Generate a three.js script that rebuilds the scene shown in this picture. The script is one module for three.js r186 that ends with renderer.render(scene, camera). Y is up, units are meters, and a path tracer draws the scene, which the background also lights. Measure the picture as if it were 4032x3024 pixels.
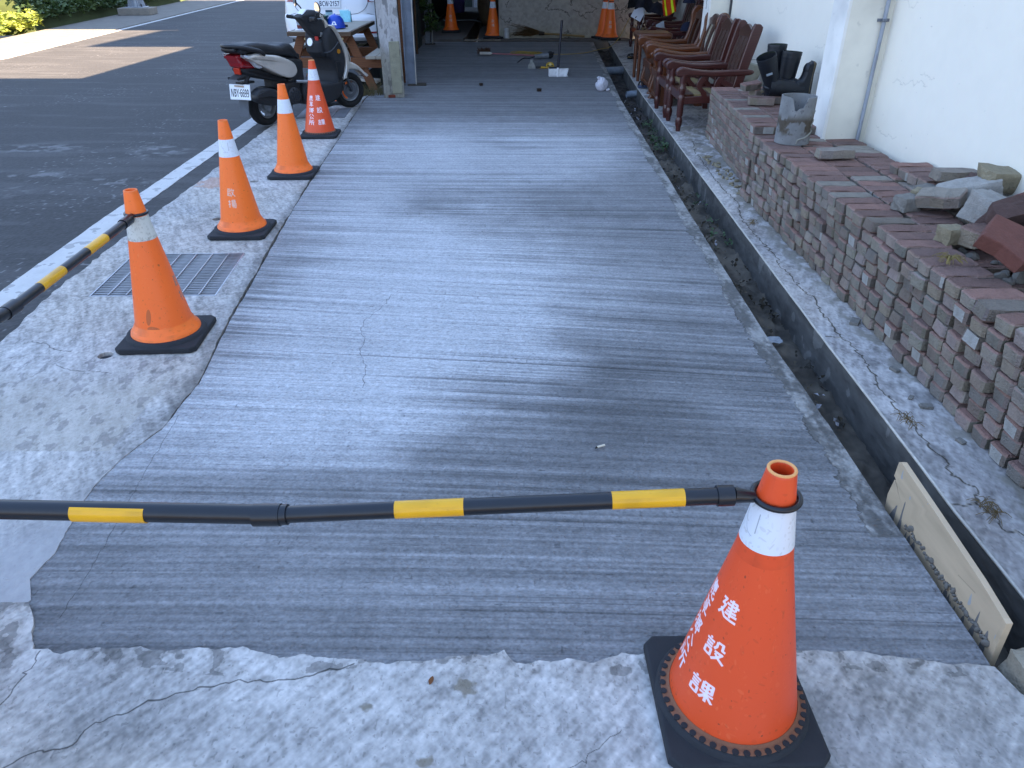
import * as THREE from 'three';
import { RoundedBoxGeometry } from 'three/addons/geometries/RoundedBoxGeometry.js';
import { mergeGeometries, toCreasedNormals } from 'three/addons/utils/BufferGeometryUtils.js';

// ------------------------------------------------------------------ camera, sky, sun, exposure
const scene = new THREE.Scene();
const camera = new THREE.PerspectiveCamera(55.1, 4 / 3, 0.05, 400);
camera.position.set(0, 1.6, 0);
camera.rotation.set(-30.176 * Math.PI / 180, 0, 0);
const renderer = new THREE.WebGLRenderer({ antialias: true });
renderer.toneMapping = THREE.LinearToneMapping;
renderer.toneMappingExposure = 9.6;
renderer.shadowMap.enabled = true;

const SUN_EL = 32 * Math.PI / 180;
const SUN = new THREE.Vector3(Math.cos(SUN_EL), Math.sin(SUN_EL), 0.0).normalize();
{ // clear blue sky with a paler horizon, brighter round the sun
  const w = 512, h = 256, d = new Float32Array(w * h * 4);
  for (let j = 0; j < h; j++) for (let i = 0; i < w; i++) {
    const el = ((j + 0.5) / h - 0.5) * Math.PI, az = ((i + 0.5) / w - 0.5) * 2 * Math.PI;
    const y = Math.sin(el), x = Math.cos(el) * Math.cos(az), z = Math.cos(el) * Math.sin(az), k = (j * w + i) * 4;
    const c = x * SUN.x + y * SUN.y + z * SUN.z, t = Math.pow(Math.max(0, 1 - Math.max(0, y)), 3);
    const glow = 0.2 * Math.pow(Math.max(0, c), 6) + 0.4 * Math.pow(Math.max(0, c), 60);
    const zen = [0.076, 0.120, 0.217], hor = [0.224, 0.266, 0.32], g = [0.5, 0.47, 0.42];
    for (let n = 0; n < 3; n++) d[k + n] = y < -0.02 ? 0.07 : zen[n] + (hor[n] - zen[n]) * t + g[n] * glow;
    d[k + 3] = 1;
  }
  const sky = new THREE.DataTexture(d, w, h, THREE.RGBAFormat, THREE.FloatType);
  sky.mapping = THREE.EquirectangularReflectionMapping; sky.magFilter = THREE.LinearFilter; sky.needsUpdate = true;
  scene.background = sky; scene.environment = sky;
}
const sun = new THREE.DirectionalLight(0xffe0be, 5);
sun.position.copy(SUN).multiplyScalar(60).add(new THREE.Vector3(0, 0, -10)); sun.target.position.set(0, 0, -10);
sun.castShadow = true; sun.shadow.mapSize.set(2048, 2048);
Object.assign(sun.shadow.camera, { left: -40, right: 40, top: 40, bottom: -40, near: 1, far: 160 });
scene.add(sun, sun.target);

// ------------------------------------------------------------------ helpers
const V = (x, y, z) => new THREE.Vector3(x, y, z);
function rng(s) { return () => { s = (s + 0x6d2b79f5) | 0; let t = Math.imul(s ^ (s >>> 15), 1 | s); t = (t + Math.imul(t ^ (t >>> 7), 61 | t)) ^ t; return ((t ^ (t >>> 14)) >>> 0) / 4294967296; }; }
const clamp = (x, a = 0, b = 1) => Math.min(b, Math.max(a, x)), lerp = (a, b, t) => a + (b - a) * t;
const sst = (a, b, x) => { const t = clamp((x - a) / (b - a)); return t * t * (3 - 2 * t); };
const TAB = new Float32Array(65536); { const r = rng(77); for (let i = 0; i < 65536; i++) TAB[i] = r(); }
function vn(x, y) { // value noise 0..1, period 256
  const ix = Math.floor(x), iy = Math.floor(y); let fx = x - ix, fy = y - iy;
  fx = fx * fx * (3 - 2 * fx); fy = fy * fy * (3 - 2 * fy);
  const a = ix & 255, b = (ix + 1) & 255, c = (iy & 255) << 8, d = ((iy + 1) & 255) << 8;
  const p = TAB[a | c], q = TAB[b | c], r = TAB[a | d], s = TAB[b | d];
  return p + (q - p) * fx + (r - p) * fy + (p - q - r + s) * fx * fy;
}
function fbm(x, y, o = 4) { let s = 0, a = 0.5, t = 0; for (let i = 0; i < o; i++) { s += a * vn(x + i * 37.3, y + i * 91.7); t += a; a *= 0.5; x *= 2.03; y *= 2.03; } return s / t; }
const s8 = (l) => { l = clamp(l); return Math.round(255 * (l <= 0.0031308 ? 12.92 * l : 1.055 * Math.pow(l, 1 / 2.4) - 0.055)); };
function lineAt(P, z) { // x on a polyline of [x, z], z falling
  for (let i = 0; i < P.length - 1; i++) if (z <= P[i][1] && z >= P[i + 1][1]) return lerp(P[i][0], P[i + 1][0], (z - P[i][1]) / (P[i + 1][1] - P[i][1]));
  return z > P[0][1] ? P[0][0] : P[P.length - 1][0];
}
// a mask of cracks, drawn as wandering lines of a world width into a w x h grid over [x0,x1] x [z0,z1]
function crackMask(w, h, x0, x1, z0, z1, lines, seed) {
  const m = new Float32Array(w * h), R = rng(seed), sx = w / (x1 - x0), sz = h / (z1 - z0);
  for (const [pts, wid, jit = 0.012] of lines) {
    const q = []; // subdivide with midpoint jitter
    for (let i = 0; i < pts.length - 1; i++) {
      const [ax, az] = pts[i], [bx, bz] = pts[i + 1], L = Math.hypot(bx - ax, bz - az), n = Math.max(2, Math.round(L / 0.012));
      for (let k = 0; k < n; k++) { const t = k / n, j = Math.sin(t * Math.PI) * jit; q.push([lerp(ax, bx, t) + (vn(k * 0.7, i * 9.1 + seed) - 0.5) * 2 * j, lerp(az, bz, t) + (vn(k * 0.7 + 50, i * 7.7 + seed) - 0.5) * 2 * j]); }
    }
    q.push(pts[pts.length - 1]);
    for (let i = 0; i < q.length - 1; i++) {
      const [ax, az] = q[i], [bx, bz] = q[i + 1], L = Math.hypot(bx - ax, bz - az), n = Math.max(1, Math.ceil(L * Math.max(Math.abs(sx), Math.abs(sz)) * 2)), r = wid * (0.35 + 0.9 * vn(i * 0.3, seed * 3.1));
      for (let k = 0; k < n; k++) {
        const x = (lerp(ax, bx, k / n) - x0) * sx, y = (lerp(az, bz, k / n) - z0) * sz, rx = Math.max(0.6, r * Math.abs(sx)), ry = Math.max(0.6, r * Math.abs(sz));
        for (let yy = Math.floor(y - ry); yy <= y + ry; yy++) for (let xx = Math.floor(x - rx); xx <= x + rx; xx++) if (xx >= 0 && yy >= 0 && xx < w && yy < h) {
          const e = Math.hypot((xx + 0.5 - x) / rx, (yy + 0.5 - y) / ry); if (e < 1) m[yy * w + xx] = Math.max(m[yy * w + xx], clamp(1.6 - 1.6 * e));
        }
      }
    }
  }
  return m;
}
// colour and height maps computed over a world rectangle; fn(x, z, o, crack) writes o[0..2] linear colour, o[3] height 0..1
function surfMaps(w, h, x0, x1, z0, z1, fn, lines, seed = 1) {
  const c = new Uint8Array(w * h * 4), b = new Uint8Array(w * h * 4), o = [0, 0, 0, 0.5], m = lines ? crackMask(w, h, x0, x1, z0, z1, lines, seed) : null;
  for (let j = 0; j < h; j++) { const z = z0 + (j + 0.5) / h * (z1 - z0); for (let i = 0; i < w; i++) {
    const k = (j * w + i) * 4; fn(x0 + (i + 0.5) / w * (x1 - x0), z, o, m ? m[j * w + i] : 0);
    c[k] = s8(o[0]); c[k + 1] = s8(o[1]); c[k + 2] = s8(o[2]); c[k + 3] = 255; b[k] = b[k + 1] = b[k + 2] = Math.round(255 * clamp(o[3])); b[k + 3] = 255;
  } }
  const T = (d, srgb) => { const t = new THREE.DataTexture(d, w, h); t.magFilter = THREE.LinearFilter; t.minFilter = THREE.LinearMipmapLinearFilter; if (srgb) t.colorSpace = THREE.SRGBColorSpace; t.wrapS = t.wrapT = THREE.RepeatWrapping; t.needsUpdate = true; return t; };
  return { map: T(c, true), bump: T(b, false), rect: [x0, x1, z0, z1] };
}
// small tiles for objects, in metres: a tone map near white and a height map
function tile(n, fn) {
  const c = new Uint8Array(n * n * 4), b = new Uint8Array(n * n * 4), o = [1, 1, 1, 0.5];
  for (let j = 0; j < n; j++) for (let i = 0; i < n; i++) { fn(i / n, j / n, o); const k = (j * n + i) * 4; c[k] = s8(o[0]); c[k + 1] = s8(o[1]); c[k + 2] = s8(o[2]); c[k + 3] = 255; b[k] = b[k + 1] = b[k + 2] = 255 * clamp(o[3]); b[k + 3] = 255; }
  const T = (d, srgb) => { const t = new THREE.DataTexture(d, n, n); t.magFilter = THREE.LinearFilter; t.minFilter = THREE.LinearMipmapLinearFilter; if (srgb) t.colorSpace = THREE.SRGBColorSpace; t.wrapS = t.wrapT = THREE.RepeatWrapping; t.needsUpdate = true; return t; };
  return { map: T(c, true), bump: T(b, false) };
}
const per = (u, v, f, o = 3) => { // tiling fbm: blend of four
  const a = fbm(u * f, v * f, o), b = fbm((u - 1) * f, v * f, o), c = fbm(u * f, (v - 1) * f, o), d = fbm((u - 1) * f, (v - 1) * f, o);
  return lerp(lerp(a, b, u), lerp(c, d, u), v);
};
const TILE = {
  grime: tile(256, (u, v, o) => { const n = per(u, v, 6, 5), s = per(u, v, 40, 2), k = 0.72 + 0.28 * sst(0.25, 0.6, n) - (s > 0.72 ? 0.12 : 0); o[0] = k; o[1] = k * 0.99; o[2] = k * 0.97; o[3] = per(u, v, 60, 3); }),
  rough: tile(256, (u, v, o) => { const n = per(u, v, 9, 4), s = per(u, v, 70, 2); const k = 0.55 + 0.45 * n + 0.25 * (s - 0.5); o[0] = k; o[1] = k * 0.985; o[2] = k * 0.95; o[3] = 0.6 * per(u, v, 26, 4) + 0.4 * s; }),
  wood: tile(512, (u, v, o) => { const w = per(u, v, 3, 3) * 3; const g = 0.5 + 0.5 * Math.sin((v * 26 + w) * 6.283), f = vn(u * 8, v * 220 % 256); const k = 0.62 + 0.2 * g + 0.2 * f; o[0] = k; o[1] = k * 0.95; o[2] = k * 0.88; o[3] = 0.5 * g + 0.5 * f; }),
};
const MATS = {};
function mat(hex, rough = 0.7, tileName = 'grime', rep = 2, extra = {}) {
  const key = [hex, rough, tileName, rep, JSON.stringify(extra)].join();
  if (MATS[key]) return MATS[key];
  const p = { color: hex, roughness: rough, ...extra }, bs = extra.bump ?? 0.0008; delete p.bump;
  const physical = ['clearcoat', 'transmission', 'sheen', 'specularIntensity'].some((k) => k in p);
  if (tileName) { const t = TILE[tileName], m = t.map.clone(), b = t.bump.clone(); m.repeat.set(rep, rep); b.repeat.set(rep, rep); p.map = m; p.bumpMap = b; p.bumpScale = bs; }
  return MATS[key] = physical ? new THREE.MeshPhysicalMaterial(p) : new THREE.MeshStandardMaterial(p);
}
const surfMat = (s, rough, bumpScale, detail, dscale = [1, 1], over = {}) => {
  const p = { map: s.map, roughness: rough, ...over };
  if (detail) { const b = detail.clone(); b.repeat.set((s.rect[1] - s.rect[0]) / dscale[0], Math.abs(s.rect[3] - s.rect[2]) / dscale[1]); p.bumpMap = b; } else p.bumpMap = s.bump;
  p.bumpScale = bumpScale; return new THREE.MeshStandardMaterial(p);
};
// geometry
const nonIdx = (g) => { const q = g.index ? g.toNonIndexed() : g; if (!q.attributes.uv) q.setAttribute('uv', new THREE.BufferAttribute(new Float32Array(q.attributes.position.count * 2), 2)); for (const k of Object.keys(q.attributes)) if (!['position', 'normal', 'uv', 'color'].includes(k)) q.deleteAttribute(k); q.clearGroups?.(); return q; };
function merge(list) { const l = list.flat(Infinity).map(nonIdx); const c = l.some((g) => g.attributes.color); if (c) for (const g of l) if (!g.attributes.color) g.setAttribute('color', new THREE.BufferAttribute(new Float32Array(g.attributes.position.count * 3).fill(1), 3)); return l.length === 1 ? l[0] : mergeGeometries(l, false); }
function boxUV(g) { // uv in metres from the dominant axis of each face
  g = nonIdx(g); const p = g.attributes.position, u = new Float32Array(p.count * 2), a = V(), b = V(), c = V();
  for (let i = 0; i < p.count; i += 3) {
    a.fromBufferAttribute(p, i); b.fromBufferAttribute(p, i + 1).sub(a); c.fromBufferAttribute(p, i + 2).sub(a); b.cross(c);
    const nx = Math.abs(b.x), ny = Math.abs(b.y), nz = Math.abs(b.z);
    for (let k = 0; k < 3; k++) { const x = p.getX(i + k), y = p.getY(i + k), z = p.getZ(i + k), n = (i + k) * 2; if (ny >= nx && ny >= nz) { u[n] = x; u[n + 1] = z; } else if (nx >= nz) { u[n] = z; u[n + 1] = y; } else { u[n] = x; u[n + 1] = y; } }
  }
  g.setAttribute('uv', new THREE.BufferAttribute(u, 2)); return g;
}
const M4 = new THREE.Matrix4();
function tf(g, x = 0, y = 0, z = 0, rx = 0, ry = 0, rz = 0, s = 1) { return g.applyMatrix4(M4.compose(V(x, y, z), new THREE.Quaternion().setFromEuler(new THREE.Euler(rx, ry, rz, 'YXZ')), Array.isArray(s) ? V(...s) : V(s, s, s))); }
const bx = (w, h, d, x = 0, y = 0, z = 0, rx = 0, ry = 0, rz = 0, r = 0) => tf(r ? new RoundedBoxGeometry(w, h, d, 2, Math.min(r, w / 2.01, h / 2.01, d / 2.01)) : new THREE.BoxGeometry(w, h, d), x, y, z, rx, ry, rz);
function cyl(a, b, r1, r2 = r1, seg = 12, open = false) { // between two points
  const A = V(...a), B = V(...b), d = B.clone().sub(A), g = new THREE.CylinderGeometry(r2, r1, d.length(), seg, 1, open);
  g.applyQuaternion(new THREE.Quaternion().setFromUnitVectors(V(0, 1, 0), d.clone().normalize())); const m = A.add(B).multiplyScalar(0.5); return g.translate(m.x, m.y, m.z);
}
const lathe = (pts, seg = 24) => new THREE.LatheGeometry(pts.map(([r, y]) => new THREE.Vector2(Math.max(r, 0.00001), y)), seg);
const tube = (pts, r, seg = 24, rs = 6, closed = false) => new THREE.TubeGeometry(new THREE.CatmullRomCurve3(pts.map((p) => V(...p)), closed), seg, r, rs, closed);
function shapeOf(pts, curve) { const s = new THREE.Shape(); const q = curve ? new THREE.SplineCurve([...pts, pts[0]].map(([x, y]) => new THREE.Vector2(x, y))).getPoints(curve) : pts.map(([x, y]) => new THREE.Vector2(x, y)); if (curve) q.pop(); s.setFromPoints(q); return s; }
const ext = (pts, depth, { curve = 0, bevel = 0, holes = [], seg = 2 } = {}) => { // profile in x-y, thickness centred on z
  const s = shapeOf(pts, curve); for (const h of holes) s.holes.push(new THREE.Path(h.map(([x, y]) => new THREE.Vector2(x, y))));
  const g = new THREE.ExtrudeGeometry(s, { depth: Math.max(depth - 2 * bevel, 0.0005), bevelEnabled: bevel > 0, bevelSize: bevel, bevelThickness: bevel, bevelOffset: -bevel, bevelSegments: seg, curveSegments: 6 });
  return g.translate(0, 0, -Math.max(depth - 2 * bevel, 0.0005) / 2);
};
function plate(poly, yTop, yBot, holes = []) { // a flat piece of ground from an [x, z] outline
  const s = new THREE.Shape(poly.map(([x, z]) => new THREE.Vector2(x, -z))); for (const h of holes) s.holes.push(new THREE.Path(h.map(([x, z]) => new THREE.Vector2(x, -z))));
  return new THREE.ExtrudeGeometry(s, { depth: yTop - yBot, bevelEnabled: false, curveSegments: 4 }).rotateX(-Math.PI / 2).translate(0, yBot, 0);
}
function rectUV(g, [x0, x1, z0, z1]) { g = nonIdx(g); const p = g.attributes.position, u = new Float32Array(p.count * 2); for (let i = 0; i < p.count; i++) { u[2 * i] = (p.getX(i) - x0) / (x1 - x0); u[2 * i + 1] = (p.getZ(i) - z0) / (z1 - z0); } g.setAttribute('uv', new THREE.BufferAttribute(u, 2)); g.userData.keep = true; return g; }
// objects
const used = {};
const numbered = (n) => { used[n] = (used[n] ?? -1) + 1; return used[n] ? n + '_' + String(used[n]).padStart(3, '0') : n; };
function thing(name, label, category, pos = [0, 0, 0], ry = 0, group) {
  const o = new THREE.Group(); o.name = numbered(name); o.position.set(...pos); o.rotation.y = ry; scene.add(o);
  o.userData = { label, category }; if (group) o.userData.group = group; return o;
}
function part(name, g, m, parent, label, kind) {
  let q = merge([g].flat(Infinity)); if (![g].flat(Infinity).some((x) => x.userData?.keep)) q = boxUV(q);
  const o = new THREE.Mesh(q, m); o.name = name; o.castShadow = o.receiveShadow = true; parent.add(o);
  if (label) o.userData.label = label; if (kind) o.userData.kind = kind; return o;
}
function solo(name, label, category, g, m, group) { const o = part(numbered(name), g, m, scene); o.userData = { label, category }; if (group) o.userData.group = group; return o; }
function struct(name, g, m, label) { const o = part(numbered(name), g, m, scene); o.userData = { kind: 'structure', label, category: name.replace(/_/g, ' ') }; return o; }
function copy(src, label, pos, ry) { const o = src.clone(); o.name = numbered(src.name.replace(/_\d+$/, '')); o.userData = { ...src.userData, label }; if (pos) o.position.set(...pos); if (ry !== undefined) o.rotation.y = ry; scene.add(o); return o; }
// ------------------------------------------------------------------ the ground
const RIM = [[1.25, 1], [1.25, -2.5], [1.24, -3.3], [1.28, -5.3], [1.40, -10], [1.56, -13.3], [1.66, -15.6], [1.75, -17.35]];
const LEDGE = [[1.46, 1], [1.47, -1.9], [1.50, -3.28], [1.61, -6.99], [1.75, -11], [1.87, -13.36], [2.08, -17.35]];
const SLABL = [[-1.27, -1.34], [-1.30, -1.39], [-1.37, -1.50], [-1.43, -1.60], [-1.415, -1.70], [-1.43, -1.80], [-1.45, -1.96], [-1.455, -2.05], [-1.44, -2.20], [-1.37, -2.40], [-1.355, -2.75], [-1.43, -3.41], [-1.61, -5.43], [-1.9, -10.05], [-1.86, -11.5], [-1.86, -17.4]];
const APL = [[-2.3, 1], [-2.4, -2.5], [-2.45, -3.14], [-2.47, -3.35], [-2.52, -3.74], [-2.54, -4.27], [-2.55, -5], [-2.62, -8.4], [-2.72, -12], [-2.9, -17.4]];
const FRONT = [[-1.31, -1.39], [-1.27, -1.34], [-1.19, -1.32], [-1.13, -1.34], [-0.99, -1.34], [-0.90, -1.33], [-0.82, -1.34], [-0.72, -1.34], [-0.61, -1.31], [-0.52, -1.315], [-0.38, -1.30], [-0.30, -1.29], [-0.17, -1.31], [-0.07, -1.32], [-0.02, -1.33], [0.01, -1.29], [0.04, -1.29], [0.15, -1.31], [0.21, -1.29], [0.29, -1.32], [0.5, -1.33], [0.75, -1.33], [0.90, -1.33], [1.03, -1.31], [1.15, -1.29], [1.25, -1.28]];
const dense = (P, step, jit, seed) => { const o = []; for (let i = 0; i < P.length - 1; i++) { const [a, b] = P[i], [c, d] = P[i + 1], n = Math.max(1, Math.round(Math.hypot(c - a, d - b) / step)); for (let k = 0; k < n; k++) { const t = k / n; o.push([lerp(a, c, t) + (fbm(i * 5 + k * 0.35, seed) - 0.5) * 2 * jit, lerp(b, d, t) + (fbm(i * 5 + k * 0.35, seed + 40) - 0.5) * 2 * jit]); } } o.push(P[P.length - 1]); return o; };
const circle = (x, z, r, n = 14) => Array.from({ length: n }, (_, i) => [x + r * Math.cos(i / n * 6.283), z - r * Math.sin(i / n * 6.283)]);

{ const g = new THREE.PlaneGeometry(400, 400).rotateX(-Math.PI / 2).translate(0, -1.25, -60); struct('ground', g, mat(0x5a5446, 1, 'rough', 0.5), 'bare earth beneath the paving'); }

// --- the freshly broomed slab
// how far each part of the slab has dried, read along it: [z, then seven values from the left edge to the right]
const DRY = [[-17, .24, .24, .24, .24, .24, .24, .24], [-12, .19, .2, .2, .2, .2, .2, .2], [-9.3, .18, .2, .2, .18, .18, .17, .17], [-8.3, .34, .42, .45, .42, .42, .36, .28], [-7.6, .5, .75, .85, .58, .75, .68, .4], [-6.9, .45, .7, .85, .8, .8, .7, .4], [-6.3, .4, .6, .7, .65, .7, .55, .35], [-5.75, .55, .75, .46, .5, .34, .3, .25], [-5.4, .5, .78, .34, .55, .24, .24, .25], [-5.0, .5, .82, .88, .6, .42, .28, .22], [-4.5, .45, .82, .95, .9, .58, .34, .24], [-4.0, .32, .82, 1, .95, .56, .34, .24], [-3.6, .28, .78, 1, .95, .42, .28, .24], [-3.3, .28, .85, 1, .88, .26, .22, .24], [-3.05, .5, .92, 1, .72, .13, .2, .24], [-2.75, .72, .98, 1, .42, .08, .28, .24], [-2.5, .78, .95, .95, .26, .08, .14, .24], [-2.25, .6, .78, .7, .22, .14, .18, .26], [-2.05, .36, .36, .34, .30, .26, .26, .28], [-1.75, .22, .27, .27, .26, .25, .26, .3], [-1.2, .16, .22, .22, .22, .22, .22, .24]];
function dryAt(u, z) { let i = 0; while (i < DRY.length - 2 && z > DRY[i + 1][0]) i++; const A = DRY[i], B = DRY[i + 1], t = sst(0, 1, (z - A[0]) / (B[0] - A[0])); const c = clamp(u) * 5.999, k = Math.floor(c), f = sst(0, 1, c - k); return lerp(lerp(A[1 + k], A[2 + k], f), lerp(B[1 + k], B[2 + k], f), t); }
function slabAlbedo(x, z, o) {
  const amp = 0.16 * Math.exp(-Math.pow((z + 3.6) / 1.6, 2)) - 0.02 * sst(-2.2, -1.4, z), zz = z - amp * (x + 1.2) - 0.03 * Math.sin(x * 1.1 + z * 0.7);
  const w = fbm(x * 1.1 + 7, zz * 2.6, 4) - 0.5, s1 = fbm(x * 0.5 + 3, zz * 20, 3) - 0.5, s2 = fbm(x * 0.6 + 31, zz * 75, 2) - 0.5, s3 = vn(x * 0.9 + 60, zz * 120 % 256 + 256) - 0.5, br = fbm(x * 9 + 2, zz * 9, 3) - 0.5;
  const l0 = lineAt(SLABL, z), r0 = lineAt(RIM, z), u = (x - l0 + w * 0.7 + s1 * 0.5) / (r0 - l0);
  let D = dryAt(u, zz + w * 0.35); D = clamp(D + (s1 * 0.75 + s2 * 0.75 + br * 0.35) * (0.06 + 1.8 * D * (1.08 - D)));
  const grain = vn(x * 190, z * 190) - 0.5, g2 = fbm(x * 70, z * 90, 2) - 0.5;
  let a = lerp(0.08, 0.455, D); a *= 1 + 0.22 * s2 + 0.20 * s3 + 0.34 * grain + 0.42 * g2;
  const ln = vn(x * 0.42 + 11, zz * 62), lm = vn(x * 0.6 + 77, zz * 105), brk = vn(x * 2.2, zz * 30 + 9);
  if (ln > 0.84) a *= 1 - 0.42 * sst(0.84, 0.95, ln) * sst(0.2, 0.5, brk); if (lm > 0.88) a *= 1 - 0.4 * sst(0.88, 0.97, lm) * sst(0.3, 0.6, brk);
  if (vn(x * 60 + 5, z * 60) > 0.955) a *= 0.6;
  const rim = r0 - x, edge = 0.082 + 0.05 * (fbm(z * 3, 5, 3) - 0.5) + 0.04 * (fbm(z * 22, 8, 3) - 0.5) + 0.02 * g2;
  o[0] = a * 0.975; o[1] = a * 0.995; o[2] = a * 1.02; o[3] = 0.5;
  if (rim < edge && z < -1.78) { // the older kerb strip along the drain
    const m = fbm(x * 16, z * 5, 4), f2 = fbm(x * 60, z * 40, 3), b = lerp(0.11, 0.29, sst(0.36, 0.68, m * 0.7 + f2 * 0.3)) * (0.75 + 0.5 * f2); o[0] = b; o[1] = b * 0.985; o[2] = b * 0.93; if (edge - rim < 0.006 && f2 > 0.42) { o[0] *= 0.5; o[1] *= 0.5; o[2] *= 0.5; }
  }
}
const SLABCRACK = [[[[-1.345, -2.5], [-1.335, -2.38], [-1.32, -2.15], [-1.29, -1.85], [-1.27, -1.6], [-1.265, -1.45]], 0.0016, 0.006], [[[-0.66, -3.73], [-0.69, -3.54], [-0.75, -3.40], [-0.75, -3.29], [-0.71, -3.17], [-0.71, -3.04], [-0.66, -2.92], [-0.64, -2.72]], 0.0022]];
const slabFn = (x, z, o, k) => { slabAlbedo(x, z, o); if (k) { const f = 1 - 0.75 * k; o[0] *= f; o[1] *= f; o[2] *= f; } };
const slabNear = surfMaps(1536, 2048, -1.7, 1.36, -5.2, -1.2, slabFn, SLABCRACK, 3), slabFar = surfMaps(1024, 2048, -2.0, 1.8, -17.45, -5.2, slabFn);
const broom = tile(1024, (u, v, o) => { // broom grooves run along x
  const L = (uu) => { const a = vn(uu * 3 + 5, v * 128), b = vn(uu * 7 + 9, v * 64), c = vn(uu * 150, v * 190), d = vn(uu * 60 + 7, v * 90); return 0.30 * a + 0.26 * b + 0.24 * c + 0.30 * d - (d > 0.85 ? 0.15 : 0); };
  o[3] = lerp(L(u), L(u - 1), sst(0.85, 1, u));
});
{
  const z0 = -5.2, left = dense(SLABL, 0.03, 0.006, 2), right = dense(RIM, 0.06, 0.004, 4), front = dense(FRONT, 0.02, 0.008, 9);
  const L = left.filter((p) => p[1] < -1.34), R = right.filter((p) => p[1] < -1.2 && p[1] >= -17.4);
  const near = [[-1.47, -1.52], [-1.47, -1.3], [-1.27, -1.3], [-1.27, -1.18], [1.25, -1.18], ...R.filter((p) => p[1] > z0), [lineAt(RIM, z0), z0], [lineAt(SLABL, z0), z0], ...L.filter((p) => p[1] > z0 && p[1] < -1.53).reverse()];
  const far = [[lineAt(SLABL, z0), z0], [lineAt(RIM, z0), z0], ...R.filter((p) => p[1] < z0), [1.75, -17.4], [-1.86, -17.4], ...L.filter((p) => p[1] < z0).reverse()];
  const dn = [1.31, 0.93];
  const a = rectUV(plate(near, 0, -0.45), slabNear.rect), b = rectUV(plate(far, 0, -0.45), slabFar.rect);
  const slab = new THREE.Group(); slab.name = 'concrete_slab'; scene.add(slab); slab.userData = { kind: 'structure', label: 'fresh grey concrete slab with broom lines and damp patches', category: 'concrete slab' };
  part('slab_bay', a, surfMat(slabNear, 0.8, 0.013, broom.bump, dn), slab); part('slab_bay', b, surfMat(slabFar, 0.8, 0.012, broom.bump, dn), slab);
}
// --- old concrete in front and the apron on the left
const oldTile = tile(1024, (u, v, o) => { const a = per(u, v, 34, 4), p = per(u, v, 120, 2), q = per(u, v, 9, 3); o[3] = 0.40 * a + 0.45 * p + 0.15 * q - (p > 0.70 ? 0.25 : 0); });
const oldAt = (x, z, o, streak) => {
  const m = fbm(x * 2.3 + 3, z * 2.3 + 9, 5), f = fbm(x * 34, z * 30, 4), s = fbm((x + z * streak) * 52, (z - x * streak) * 9, 3), h = fbm(x * 95, z * 80, 2), p = vn(x * 120, z * 95), c = fbm(x * 11 + 50, z * 9, 4);
  let a = 0.375 + 0.14 * (m - 0.5) + 0.17 * (f - 0.5) + 0.26 * (s - 0.5) + 0.24 * (h - 0.5); const stn = fbm(x * 1.7 + 90, z * 1.5 + 20, 4); a *= 1 - 0.22 * sst(0.48, 0.7, stn); const warm = sst(0.5, 0.75, fbm(x * 1.4 + 40, z * 1.4, 3));
  if (p > 0.88) a *= 0.72; if (c > 0.57) a += 0.05 * sst(0.57, 0.72, c) * (f > 0.5 ? 1.2 : 0.5); if (c < 0.38) a -= 0.05 * sst(0.38, 0.26, c) * (0.4 + s);
  a = clamp(a, 0.15, 0.75); o[0] = a * lerp(1.01, 1.04, warm); o[1] = a * lerp(0.985, 0.975, warm); o[2] = a * lerp(0.935, 0.88, warm); o[3] = 0.5;
};
const inPoly = (P, x, y) => { let c = false; for (let i = 0, j = P.length - 1; i < P.length; j = i++) if ((P[i][1] > y) !== (P[j][1] > y) && x < (P[j][0] - P[i][0]) * (y - P[i][1]) / (P[j][1] - P[i][1]) + P[i][0]) c = !c; return c; };
const frontMaps = surfMaps(2048, 1024, -2.4, 1.7, -1.55, 0.45, (x, z, o, k) => {
  oldAt(x, z, o, 0.9); const e = z - (-1.31 + 0.02 * Math.sin(x * 7));
  if (e < 0.16) { const n = fbm(x * 22, z * 22, 4), t = sst(0.16, 0, e); if (n > 0.50) { const b = 0.10 * t * sst(0.5, 0.65, n); o[0] += b; o[1] += b; o[2] += b; } if (n < 0.40 && e < 0.04) { o[0] *= 0.6; o[1] *= 0.6; o[2] *= 0.6; } }
  for (const [cx, cz, r] of [[-0.36, -1.16, 0.022], [-0.12, -1.22, 0.035], [-0.2, -1.02, 0.02], [0.02, -0.95, 0.02]]) { const d = Math.hypot(x - cx, (z - cz) * 1.2) / r + (fbm(x * 60, z * 60, 3) - 0.5) * 1.6; if (d < 1) { const t = sst(1, 0.4, d) * 0.75; o[0] = lerp(o[0], 0.15, t); o[1] = lerp(o[1], 0.125, t); o[2] = lerp(o[2], 0.08, t); } }
  if (k) { const f = 1 - 0.8 * k; o[0] *= f; o[1] *= f; o[2] *= f; }
}, [[[[-1.2, -0.95], [-1.11, -1.04], [-1.05, -1.05], [-1.02, -1.07], [-1.00, -1.12], [-0.96, -1.14], [-0.92, -1.16], [-0.90, -1.18], [-0.84, -1.20], [-0.75, -1.22], [-0.69, -1.24], [-0.64, -1.24], [-0.58, -1.24], [-0.50, -1.26], [-0.41, -1.29]], 0.0034], [[[-1.25, -1.33], [-1.25, -1.20], [-1.28, -1.0], [-1.3, -0.6]], 0.003], [[[0.12, -1.0], [0.2, -1.05], [0.26, -1.1]], 0.0014]], 5);
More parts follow.
